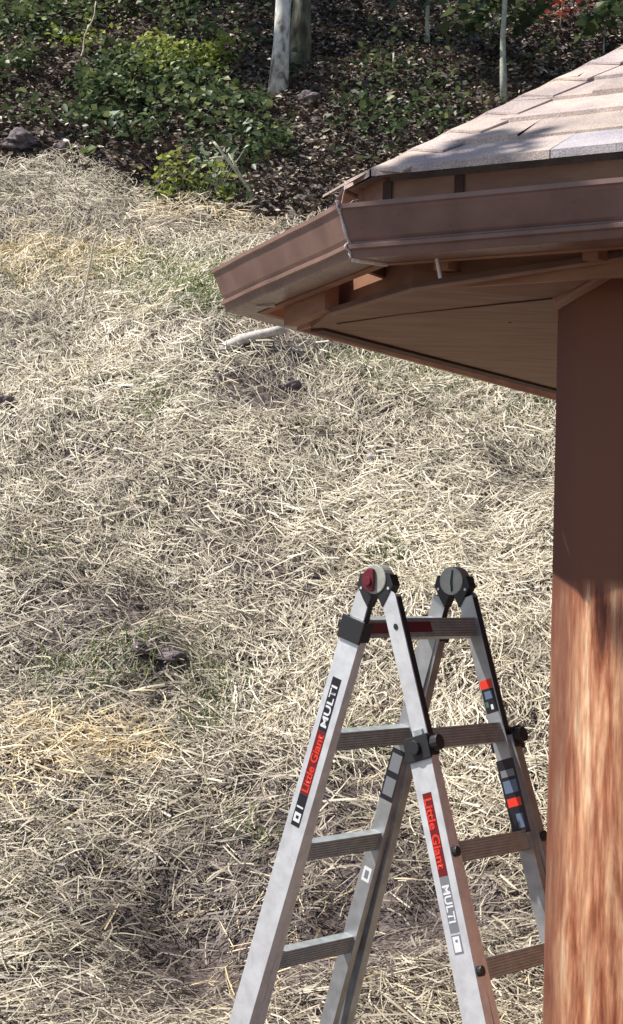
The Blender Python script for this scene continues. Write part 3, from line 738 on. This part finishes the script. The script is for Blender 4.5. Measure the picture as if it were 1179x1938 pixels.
for side in (-1, 1):
    for hg, us in ((1, -1), (2, 1)):
        fr = frame(side, hg, us)
        fi = frame(side, hg, us, 0.0)
        mb = MB(fi); channel(mb, -.012, .014, -.024, .026, .055, out_len(side) - .22, closed=us > 0)
        # slanted shoulder where the rail enters the hinge
        mb.prism([(-.024, .055), (.026, .055), (.026 if side < 0 else .012, .038), (-.012 if side < 0 else -.024, .038)], .011, .014, 0)
        lad(mb.build('inner_rail', M_ALU if us < 0 else M_ALU_SHADE, ladder, bevel=.0008))
        mb = MB(fr); channel(mb, -.014, .019, -.036, .037, OUT0[side] + .012, out_len(side), closed=us > 0)
        orl = lad(mb.build('outer_rail', M_ALU if us < 0 else M_ALU_SHADE, ladder, bevel=.001))
        # shaded right side of the rail, painted in as a black strip
        mb = MB(fi); mb.box((-.011, .0262, .062), (.0095, .0268, OUT0[side] + (.01 if side > 0 else 0)))
        lad(mb.build('edge_shade', M_BLACK, ladder))
        # rubber foot
        mb = MB(fr); L_ = out_len(side); mb.box((-.02, -.040, L_ - .06), (.024, .042, L_ + .018)); 
        lad(mb.build('rubber_foot', M_BLACK, orl, bevel=.004), orl)
        # black lock collar where outer meets inner
        mb = MB(fr); s0 = OUT0[side] - .012
        mb.box((.0195, -.040, s0), (.028, .043, s0 + .066)); mb.box((-.016, -.043, s0 + .004), (.0195, -.0375, s0 + .06)); mb.box((-.016, .0385, s0 + .004), (.0195, .043, s0 + .06))
        if side > 0 or us > 0:
            ring = [(.008 * math.cos(a) * 2.2, s0 + .03 + .02 * math.sin(a)) for a in [k * math.pi / 6 for k in range(12)]]
            mb.prism(ring, .028, .040, 0)
        lk = lad(mb.build('lock_collar', M_BLACK, ladder, bevel=.0025))
        mb = MB(fr)
        if side > 0:   # knob on the right side of the rail
            mb.prism([(.004 + .020 * math.cos(a), s0 + .03 + .022 * math.sin(a)) for a in [k * math.pi / 6 for k in range(12)]], .0405, .066, 1)
        else:
            mb.prism([(.004 + .014 * math.cos(a), s0 + .03 + .018 * math.sin(a)) for a in [k * math.pi / 6 for k in range(12)]], -.056, -.0405, 1)
        lad(mb.build('lock_knob', M_BLACK, lk, bevel=.003), lk)
        # rivets / rung ends seen on the rail
        for k in range(0, 5):
            s = .146 + RS[side] * k
            if s > out_len(side) - .1: continue
            mb = MB(fr if s > OUT0[side] else fi); y0 = .004; x1 = .0145 if s < OUT0[side] else .0195
            if k == 0 and side < 0: continue
            if k * 1 == (1 if side > 0 else 0): continue
            if s < OUT0[side]:
                mb.prism([(y0 + .007 * math.cos(a), s - .005 + .009 * math.sin(a)) for a in [q * math.pi / 5 for q in range(10)]], x1, x1 + .0015, 0)
                lad(mb.build('rung_rivet', M_BLACK, ladder))
            else:     # black plugs at the edge of the outer rails
                sg = -1 if side < 0 else 1
                ya, yb = (-.046, -.0325) if side < 0 else (.0345, .050)
                mb.prism([(.002 + .012 * math.cos(a), s + .014 * math.sin(a)) for a in [q * math.pi / 6 for q in range(12)]], ya, yb, 1)
                lad(mb.build('rung_plug', M_BLACK, ladder, bevel=.002))
    # rungs
    down, wd = sec(side)
    for k in range(0, 5):
        s = .146 + RS[side] * k
        if s > out_len(side) - .12: continue
        fl = FL * max(s - .1, 0); a_ = -fl - .005; b_ = SP + fl + .005
        if s > OUT0[side] + .02: a_ -= .0; b_ += .0
        def fr(p, side=side, down=down, wd=wd): return H1 + U * p[0] + wd * (p[1] + side * .030) + down * p[2]
        mb = MB(fr)
        # ribbed section (y, s)
        pr = []
        hh, tt = .027, .015
        for q in range(7):
            z0 = -hh + q * (2 * hh / 7)
            pr += [(tt, s + z0), (tt, s + z0 + .0050), (tt - .0028, s + z0 + .0054), (tt - .0028, s + z0 + .0073)]
        pr += [(tt, s + hh)]
        back = [(-p[0], p[1]) for p in pr[::-1]]
        mb.prism(pr + back, a_, b_, 0)
        lad(mb.build('rung', M_ALU_D, ladder))
# hinges
for hi, (h, us) in enumerate(((H1, -1), (H2, 1))):
    def fr(p, h=h, us=us): return h + U * (p[0]) + Vd * p[1] + Zu * p[2]
    R0 = .041
    hg = MB(fr); circ = [(R0 * math.cos(a), .004 + R0 * math.sin(a)) for a in [k * 2 * math.pi / 28 for k in range(28)]]
    hg.prism(circ, -.020, .020, 0)
    hinge = lad(hg.build('hinge', M_CAP, ladder, bevel=.003))
    # domed cap: near hinge has a red release button
    mb = MB(fr)
    if hi == 0:
        half = [(-.006 + .030 * math.cos(a), .002 + .033 * math.sin(a)) for a in [math.pi * (.5 + k / 14) for k in range(15)]] + [(.004, -.028), (.006, .0), (.004, .032)]
        mb.prism(half, -.030, -.0205, 0); lad(mb.build('release_button', M_REDP, hinge, bevel=.004), hinge)
        mb = MB(fr); c = [(-.012 + .012 * math.cos(a), -.002 + .013 * math.sin(a)) for a in [k * 2 * math.pi / 14 for k in range(14)]]
        mb.prism(c, -.036, -.0302, 0); lad(mb.build('button_boss', M_REDP, hinge, bevel=.002), hinge)
    else:
        mb.prism([(.003, .036), (.008, .034), (.006, .0), (.009, -.024), (.002, -.030), (-.002, 0)], -.0215, -.0205, 0)
        lad(mb.build('hinge_slot', M_BLACK, hinge), hinge)
    for side in (-1, 1):
        down, wd = sec(side)
        d2 = (down.dot(Vd), down.dot(Zu)); w2 = (wd.dot(Vd), wd.dot(Zu))
        # wedge arm hugging the disc then entering the rail
        def Q(w, s_): return (d2[0] * s_ + w2[0] * (w + side * .030), d2[1] * s_ + w2[1] * (w + side * .030))
        arc = []
        a0, a1 = (math.radians(172), math.radians(262)) if side < 0 else (math.radians(8), math.radians(-82))
        for k in range(9):
            a = a0 + (a1 - a0) * k / 8; arc.append((.040 * math.cos(a), .004 + .040 * math.sin(a)))
        outer_w = -.026 if side < 0 else .028; inner_w = .028 if side < 0 else -.026
        poly = arc + [Q(inner_w, .078), Q(inner_w * .2, .060), Q(outer_w, .030)] + [(.052 * math.cos(a0 - side * -.0), .012 + .05 * math.sin(a0))]
        mb = MB(fr); mb.prism(poly, -.0165, .0165, 0)
        lad(mb.build('hinge_arm', M_BLACK, hinge, bevel=.0015), hinge)
        mb = MB(fr); c = Q(outer_w * .35, .034)
        mb.prism([(c[0] + .004 * math.cos(a), c[1] + .004 * math.sin(a)) for a in [k * math.pi / 4 for k in range(8)]], -.0180, -.0166, 0)
        lad(mb.build('hinge_rivet', M_ALU, hinge), hinge)
        # outer black edge strap
        mb = MB(fr); q0 = Q(outer_w * 1.0 + (.001 * side), .045); 
        
# stickers: plates and lettering on the outward faces of rails
def text_mesh(s, size):
    cu = bpy.data.curves.new('t', 'FONT'); cu.body = s; cu.size = size; cu.align_x = 'CENTER'; cu.align_y = 'CENTER'; cu.extrude = 0; cu.offset = size * .022
    ob = bpy.data.objects.new('t', cu); COL.objects.link(ob); dg = bpy.context.evaluated_depsgraph_get()
    me = bpy.data.meshes.new_from_object(ob.evaluated_get(dg)); bpy.data.objects.remove(ob); return me
def plate(fr, x, y0, y1, s0, s1, m, name, parent):
    mb = MB(fr); mb.box((x, y0, s0), (x + .0005, y1, s1)); return lad(mb.build(name, m, parent), parent)
def letters(fr, txt, s0, s1, yc, h, x, up, m, parent, name='label_lettering'):
    me = text_mesh(txt, 1.0); vs = [v.co.copy() for v in me.vertices]
    x0 = min(v.x for v in vs); x1 = max(v.x for v in vs); yy0 = min(v.y for v in vs); yy1 = max(v.y for v in vs)
    for v in me.vertices:
        a = (v.co.x - x0) / (x1 - x0); b = (v.co.y - (yy0 + yy1) / 2) / (yy1 - yy0)
        if up > 0: s = s1 + (s0 - s1) * a; y = yc + b * -h          # reads upwards, letter tops towards the left
        else: s = s0 + (s1 - s0) * a; y = yc + b * h
        v.co = fr((x, y, s))
    o = bpy.data.objects.new(name, me); COL.objects.link(o); me.materials.clear(); me.materials.append(m); lad(o, parent); return o
rails = {(sd, hg): None for sd in (-1, 1) for hg in (1, 2)}
ors = [o for o in COL.objects if o.name.startswith('outer_rail')]
XW = .0192
A_, C_, B_, D_ = ors[0], ors[1], ors[2], ors[3]
# near left rail: reads upwards
fr = frame(-1, 1, -1)
# frame keeps web at local x = .019 outwards (towards the viewer side for near rails)
plate(fr, XW, -.018, .014, .295, .452, M_LBLK, 'label_band', A_)
plate(fr, XW, -.018, .014, .4525, .640, M_LDRED, 'label_band', A_)
plate(fr, XW, -.018, .014, .6405, .735, M_LBLK, 'label_band', A_)
letters(fr, 'MULTI', .318, .440, -.002, .022, XW + .0012, 1, M_LWHT, A_)
letters(fr, 'Little Giant', .462, .632, -.002, .026, XW + .0012, 1, M_LRED, A_)
plate(fr, XW + .0007, -.014, .010, .695, .722, M_LWHT, 'label_icon', A_)
plate(fr, XW + .0014, -.006, .003, .703, .712, M_LBLK, 'label_icon', A_)
plate(fr, XW + .0007, -.014, .010, .676, .681, M_LWHT, 'label_icon', A_)
# near right rail: reads downwards
fr = frame(1, 1, -1)
plate(fr, XW, -.016, .014, .595, .815, M_LDRED, 'label_band', B_)
plate(fr, XW, -.016, .014, .8155, .960, M_LGRY, 'label_band', B_)
letters(fr, 'Little Giant', .610, .795, -.001, .026, XW + .0012, -1, M_LRED, B_)
letters(fr, 'MULTI', .838, .935, -.001, .024, XW + .0012, -1, M_LWHT, B_)
plate(fr, XW, -.016, .014, .966, 1.015, M_LGRY, 'label_icon', B_); plate(fr, XW + .0007, -.012, .010, .970, 1.010, M_LWHT, 'label_icon', B_)
plate(fr, XW + .0014, -.004, .003, .978, .984, M_LGRY, 'label_icon', B_)
# warning decals on the inner side of the far rails
def inplate(side, y0, y1, s0, s1, m, xx, lift=0, par=None):
    fr = frame(side, 2, 1, 0.0 if par.name.startswith('inner') else .042); mb = MB(fr); mb.box((xx - .0006 - lift, y0, s0), (xx - lift - .0002, y1, s1)); lad(mb.build('warning_label', m, par), par)
inner = [o for o in COL.objects if o.name.startswith('inner_rail')]
inplate(1, -.020, .022, .300, .325, M_LRED, -.012, 0, inner[3]); inplate(1, -.020, .022, .326, .395, M_LBLK, -.012, 0, inner[3]); inplate(1, -.012, .014, .333, .355, M_LBLU, -.012, .0006, inner[3])
inplate(1, -.016, -.006, .362, .378, M_LGRN, -.012, .0006, inner[3]); inplate(1, .000, .008, .372, .386, M_LWHT, -.012, .0006, inner[3])
inplate(1, -.029, .031, .530, .740, M_LBLK, -.012, 0, inner[3]); inplate(1, -.022, .024, .560, .580, M_LGRY, -.012, .0006, inner[3]); inplate(1, -.022, .024, .590, .625, M_LBLU, -.012, .0006, inner[3])
inplate(1, -.022, .024, .640, .664, M_LRED, -.012, .0006, inner[3]); inplate(1, -.004, .018, .685, .725, M_LBLU, -.012, .0006, inner[3])
inplate(-1, -.022, .022, .330, .400, M_LGRN, -.012, 0, inner[1]); inplate(-1, -.024, .026, .530, .690, M_LBLK, -.012, 0, inner[1]); inplate(-1, -.018, .020, .545, .60, M_LGRY, -.012, .0006, inner[1]); inplate(-1, -.018, .020, .62, .675, M_LGRY, -.012, .0006, inner[1])
inplate(-1, -.012, .018, .905, .950, M_LWHT, -.012, 0, inner[1]); inplate(-1, -.004, .010, .915, .940, M_LGRY, -.012, .0006, inner[1])
inplate(-1, -.020, .015, .13, .16, M_REDP, -.012, 0, inner[1])
# red label on the top rungs
def fr_r(p): 
    down, wd = sec(-1); return H1 + U * p[0] + wd * (p[1] - .030) + down * p[2]
rr = [o for o in COL.objects if o.name.startswith('rung') and not o.name.startswith('rung_')]
mb = MB(fr_r); mb.box((.03, .0152, .128), (.14, .0158, .160)); lad(mb.build('warning_label', M_REDP, rr[0]), rr[0])
def fr_r2(p):
    down, wd = sec(1); return H1 + U * p[0] + wd * (p[1] + .030) + down * p[2]
for a_, b_ in ((.02, .13),):
    r1 = [r for r in rr][5]
    mb = MB(fr_r2); mb.box((a_, .0152, .130), (b_, .0158, .160)); lad(mb.build('warning_label', M_REDP, r1), r1)

# ------------------------------------------------------------------ trees and small things on the slope
def crown_mesh(cen, R, n, size, blobs=9, seed=1):
    r = np.random.default_rng(seed); bl = r.normal(0, .55, (blobs, 3)) * R + np.array(cen); rad_ = r.uniform(.35, .6, blobs) * min(R)
    k = r.integers(0, blobs, n); d = r.normal(0, 1, (n, 3)); d /= np.linalg.norm(d, axis=1)[:, None]
    c = bl[k] + d * rad_[k][:, None] * r.random(n)[:, None] ** .4
    v, t = leaf_cards(c, r.uniform(size * .6, size * 1.3, n), .8)
    return v, t, np.tile(r.random(n), 2)
def trunk_pts(x, y, h, lean, wob=.03, steps=12):
    z0 = hgt(x, y) - .15; return [Vector((x + lean[0] * t * h + wob * math.sin(t * 9), y + lean[1] * t * h + wob * math.cos(t * 7), z0 + t * h)) for t in [i / steps for i in range(steps + 1)]]
def tree(px, py, r0, h, lean, bark, label, crown_n, R, seed, group=None, name='forest_tree', xy=None, csize=.22):
    if xy: x, y = xy
    else: p = ground_at(px, py); x, y = p.x, p.y
    root = empty(name, (x, y, hgt(x, y))); off = Matrix.Translation(-root.location)
    pts = trunk_pts(x, y, h, lean); mb = MB()
    mb.tube(pts, [r0 * (1.35 if i == 0 else 1.0) * (1 - .6 * i / len(pts)) for i in range(len(pts))], 12, wob=.06)
    top = pts[-1]
    for k in range(6):
        a = k * 1.1 + seed; b = pts[7 + k % 5]; e = b + Vector((math.cos(a) * R[0] * .8, math.sin(a) * R[1] * .8, .9 + .3 * k))
        mb.tube([b, b.lerp(e, .5) + Vector((0, 0, .2)), e], [r0 * .35, r0 * .2, r0 * .07], 6)
    o = mb.build('trunk', bark, root, smooth=True); o.matrix_parent_inverse = off
    v, t, rn = crown_mesh((top.x, top.y, top.z + .2), R, crown_n, csize, seed=seed)
    o = link('crown', fast_mesh('crown', v, t, rn), M_CROWN, root); o.matrix_parent_inverse = off
    tag(root, label, 'tree', group); return root
GT = 'trees of the wood above the slope'
tree(524, 178, .086, 8.5, (.012, 0), M_PALEBARK, 'pale lichen barked tree trunk, front of the pair at top centre', 3500, (1.8, 1.8, 1.3), 3, GT)
tree(566, 118, .105, 9.0, (-.005, .02), M_GREYBARK, 'darker mossy tree trunk just behind the pale one', 3500, (1.9, 1.9, 1.4), 4, GT)
def sapling(px, py, px2, h, r, label, leafs=None, bark=M_GTWIG, seed=1, group=None, leafm=M_LEAF, lsize=.16, back=-.1):
    random.seed(seed); p = ground_at(px, py); x, y = p.x, p.y; z0 = hgt(x, y)
    root = empty('sapling', (x, y, z0)); off = Matrix.Translation(-root.location)
    lean = (px2 - px) * y / FPX / h
    pts = [Vector((x + lean * h * t + .02 * math.sin(t * 11 + seed), y + .03 * math.sin(t * 6), z0 - .05 + (h + .05) * t)) for t in [i / 9 for i in range(10)]]
    mb = MB(); mb.tube(pts, [r * (1 - .55 * i / 9) * random.uniform(.85, 1.1) for i in range(10)], 7)
    o = mb.build('stem', bark, root, smooth=True); o.matrix_parent_inverse = off
    if leafs:
        cs = []
        for (lx, ly, n, sp) in leafs:
            q = at_y(lx, ly, y + back); r_ = np.random.default_rng(seed)
            cs.append(np.array(q)[None] + r_.normal(0, 1, (n, 3)) * np.array([sp, .15, sp * .5]))
        c = np.concatenate(cs); v, t = leaf_cards(c, rng.uniform(lsize * .6, lsize * 1.2, len(c)), .55, aspect=.9)
        o = link('leaves', fast_mesh('leaves', v, t, np.tile(rng.random(len(c)) * .75, 2)), leafm, root); o.matrix_parent_inverse = off
    tag(root, label, 'sapling', group); return root
sapling(950, 196, 962, 3.2, .036, 'slender greenish sapling with broad leaves rising above the roof edge', [(905, 15, 34, .20), (985, 35, 30, .22), (1010, 10, 24, .2), (900, 50, 14, .12), (930, -40, 40, .3)], seed=2, back=.35)
sapling(811, 85, 808, 2.2, .026, 'thin bare stick like sapling left of the slender greenish one', [(808, -8, 16, .12), (800, -30, 16, .15)], bark=M_GTWIG, seed=3)
sapling(1145, 110, 1150, 2.2, .012, 'leafy green sapling in the top right corner above the roof', [(1150, 20, 46, .16), (1120, 40, 22, .16), (1170, 45, 16, .12)], seed=4)
sapling(1062, 60, 1058, 1.6, .010, 'small bush with red leaves at the top right', [(1060, 8, 26, .11), (1090, -5, 16, .12), (1040, 22, 8, .06)], bark=M_DTWIG, seed=5, leafm=M_RLEAF, lsize=.09)
sapling(146, 112, 182, .62, .012, 'thin pale leaning stem standing alone in green plants at upper left', None, bark=M_TWIG, seed=6)

def dry_stem(pts, rads, label, name='weed_stalk', m=M_TWIG, cat='dry stem', branches=()):
    P_ = []
    for px, py, up in pts:
        g = ground_at(px, py) if up is None else None
        P_.append(g if g else at_y(px, py, P_[0].y - up))
    root_loc = P_[0]; mb = MB(); full = []
    for a, b in zip(P_, P_[1:]):
        for t in (0, .33, .66): full.append(a.lerp(b, t) + Vector((random.uniform(-1, 1), 0, random.uniform(-1, 1))) * .004)
    full.append(P_[-1]); n = len(full)
    mb.tube(full, [rads[0] + (rads[1] - rads[0]) * i / (n - 1) for i in range(n)], 6)
    for (i0, ex, ey) in branches:
        b = full[i0]; e = at_y(ex, ey, b.y - .05); mb.tube([b, b.lerp(e, .5) + Vector((0, 0, .01)), e], [rads[1] * 1.2, rads[1], rads[1] * .5], 5)
    o = mb.build(name, m, None, smooth=True); return tag(o, label, cat)
dry_stem([(150, 600, None), (163, 540, .05), (175, 470, .08), (196, 408, .12)], (.011, .006), 'tall dry weed stalk standing in the straw at left', branches=((3, 128, 575), (7, 205, 440), (8, 180, 395)))
dry_stem([(484, 392, None), (470, 355, .02), (440, 315, .05), (404, 268, .1)], (.018, .010), 'bent pale twig arching over white flowered weeds at the edge of the wood', name='fallen_twig', cat='twig', branches=((4, 432, 290), (7, 396, 300)))
dry_stem([(660, 375, None), (690, 348, .3), (715, 342, .3)], (.006, .003), 'thin arched grass stem just left of the roof corner', name='arched_stem', m=M_GTWIG)
dry_stem([(600, 218, None), (650, 262, .02), (700, 292, .05)], (.020, .010), 'longer fallen branch on the leaf litter right of the trunks', name='fallen_branch', m=M_DTWIG, cat='branch')
dry_stem([(612, 195, None), (640, 235, .02), (668, 262, .03)], (.018, .010), 'short fallen branch lying below the mossy trunk', name='fallen_branch', m=M_TWIG, cat='branch')
dry_stem([(700, 225, None), (780, 248, .02), (835, 285, .05)], (.016, .008), 'fallen branch near the roof edge right of centre', name='fallen_branch', m=M_DTWIG, cat='branch')
dry_stem([(744, 135, None), (745, 100, .02)], (.014, .010), 'short upright stub in the leaf litter between trunks and slender sapling', name='stump_stub', m=M_TWIG, cat='stub')
# bleached stick near the gutter corner
dry_stem([(418, 664, None), (460, 642, .02), (540, 622, .05)], (.045, .030), 'bleached grey stick lying in straw below the gutter corner', name='fallen_stick', m=M_WDEAD, cat='stick')

def rock(px, py, s, m, label, seed, name='rock', cat='rock', sq=(1, .8, .6), group=None):
    r_ = random.Random(seed); p = ground_at(px, py); bm = bmesh.new(); bmesh.ops.create_icosphere(bm, subdivisions=4, radius=1)
    for v in bm.verts:
        k = 1 + .40 * float(vnoise(v.co.x * 1.7 + seed, v.co.y * 1.7 + v.co.z, seed)) + .26 * float(vnoise(v.co.x * 4 + v.co.z, v.co.z * 4 + v.co.y * 3, seed)) + .10 * float(vnoise(v.co.x * 11, v.co.z * 11 + v.co.y * 7, seed))
        v.co = Vector((v.co.x * sq[0], v.co.y * sq[1], v.co.z * sq[2])) * k * s
    me = bpy.data.meshes.new(name); bm.to_mesh(me); bm.free(); me.polygons.foreach_set('use_smooth', [True] * len(me.polygons))
    o = link(name, me, m); o.location = (p.x, p.y, p.z - s * sq[2] * .05); o.rotation_euler = (.3, .1, r_.uniform(0, 6))
    return tag(o, label, cat, group)
rock(310, 1238, .065, M_CLOD, 'large grey clod of earth half buried in straw left of the ladder', 2, 'earth_clod', 'clod', (1.5, .9, .4))
rock(268, 1228, .055, M_CLOD, 'smaller grey clod leaning on the large clod', 3, 'earth_clod', 'clod', (1.3, .8, .5))
rock(520, 1203, .045, M_ROCK, 'small pale stone in straw between the clods and the ladder', 4, 'stone', 'stone', (1.3, .8, .7))
rock(345, 1200, .05, M_CLOD, 'low grey clod above the large clod', 5, 'earth_clod', 'clod', (1.4, .9, .4))
rock(40, 268, .13, M_CLOD, 'large grey rock at the left edge where straw meets wood', 6, 'rock', 'rock', (1.5, 1, .75))
rock(115, 284, .10, M_CLOD, 'lower grey rock right of the one at the left edge', 7, 'rock', 'rock', (1.4, 1, .7))
rock(590, 190, .11, M_CLOD, 'mossy grey stone at the foot of the paired trunks', 8, 'rock', 'rock', (1.3, 1, .6))
rock(550, 735, .06, M_CLOD, 'dull grey clod in straw under the bleached stick', 9, 'earth_clod', 'clod', (1.5, 1, .6))
rock(8, 770, .10, M_CLOD, 'grey clod cut by the left edge of the view', 10, 'earth_clod', 'clod', (1.3, 1, .5))

def scrap(px, py, s, label, seed):
    p = ground_at(px, py); r_ = random.Random(seed); n = 7; mb = MB()
    ring = [(s * r_.uniform(.6, 1.1) * math.cos(a), s * r_.uniform(.5, .9) * math.sin(a)) for a in [k * 2 * math.pi / n for k in range(n)]]
    vs = [(0, 0, .012)] + [(a, b, r_.uniform(-.004, .02)) for a, b in ring]; vs += [(x_, y_, z_ - .002) for x_, y_, z_ in vs]
    m_ = n + 1
    mb.add(vs, [(0, 1 + k, 1 + (k + 1) % n) for k in range(n)] + [(m_, m_ + 1 + (k + 1) % n, m_ + 1 + k) for k in range(n)] + [(1 + k, m_ + 1 + k, m_ + 1 + (k + 1) % n, 1 + (k + 1) % n) for k in range(n)])
    o = mb.build('dry_leaf', M_SCRAP); o.location = (p.x, p.y - .03, p.z + .06); o.rotation_euler = (.6, .1, r_.uniform(0, 6)); tag(o, label, 'dry leaf')
scrap(118, 1668, .032, 'pale curled dry leaf on the straw at lower left', 1)
scrap(698, 886, .022, 'tiny whitish dry leaf on straw above the ladder', 2)
scrap(325, 1125, .030, 'pinkish dry leaf on straw above the grey clods', 3)
scrap(615, 815, .022, 'small lilac grey dry leaf on straw below the soffit', 4)
scrap(1015, 1135, .020, 'small pale dry leaf beside the wall edge', 5)

# broad pale leaf plants at the edge of the wood
def weed(px, py, n, s, m, label, seed, spread=.09, h=.16):
    p = ground_at(px, py); r_ = np.random.default_rng(seed); root = empty('weed', p)
    c = np.array(p)[None] + r_.normal(0, 1, (n, 3)) * [spread, spread, .02] + np.array([0, 0, 1]) * (h * r_.uniform(.4, 1.1, n))[:, None]
    mb = MB()
    for q in c[:12]: mb.tube([p, p.lerp(Vector(q), .6) + Vector((0, 0, .02)), Vector(q)], [.004, .003, .002], 5)
    o = mb.build('stem', M_GTWIG, root); o.matrix_parent_inverse = Matrix.Translation(-root.location)
    v, t = leaf_cards(c, r_.uniform(s * .7, s * 1.2, n), .6, aspect=.85)
    o = link('leaves', fast_mesh('leaves', v, t, np.tile(r_.uniform(.6, 1, n), 2)), m, root); o.matrix_parent_inverse = Matrix.Translation(-root.location)
    tag(root, label, 'plant')
M_PLEAF = attr_mat('pale_leaves', [(0, (0.20, 0.30, 0.18)), (1, (0.52, 0.60, 0.46))], 0.5, trans=0.3)
weed(222, 250, 3, .14, M_PLEAF, 'plant with one broad pale leaf above the left rocks', 1, .03, .2)
weed(168, 302, 8, .13, M_LEAF, 'green leafed plant right of the grey rocks', 2, .08, .1)
weed(412, 372, 26, .07, M_PLEAF, 'pale leafed weed clump under the bent twig', 3, .07, .42)
weed(300, 172, 16, .06, M_PLEAF, 'pale speckled plant among the low green plants', 4, .12, .15)

tree(0, 0, .08, 6.9, (.03, .33), M_GREYBARK, 'unseen small crowned tree left of the camera, added to shade the gutter', 420, (.34, .5, .34), 43, xy=(-3.12, 1.3), csize=.13)  # unseen tree, added so its crown shades the near gutter and eave
# canopy trees that stand beside the view and shade the wood
for i, (x, y, h, R) in enumerate([(-5.3, 18.4, 8.2, (1.9, 1.5, 1.4)), (-5.6, 21.5, 8.0, (2.4, 2.0, 1.6)), (5.6, 24.5, 7.5, (2.6, 2.2, 1.8)), (-8.5, 21.0, 9.5, (2.4, 2.2, 1.8)),
                                 (0.8, 26.5, 8.5, (3, 2.2, 1.8)), (-3.5, 26, 9, (2.8, 2.2, 1.8)), (6.2, 18.8, 7, (2.2, 2, 1.6)), (-6.0, 24.5, 9, (2.6, 2.2, 1.8))]):
    tree(0, 0, .12, h, (.01, .0), M_GREYBARK, 'tall leafy tree of the wood standing outside the picture', 750, R, 20 + i, GT, xy=(x, y), csize=.34)
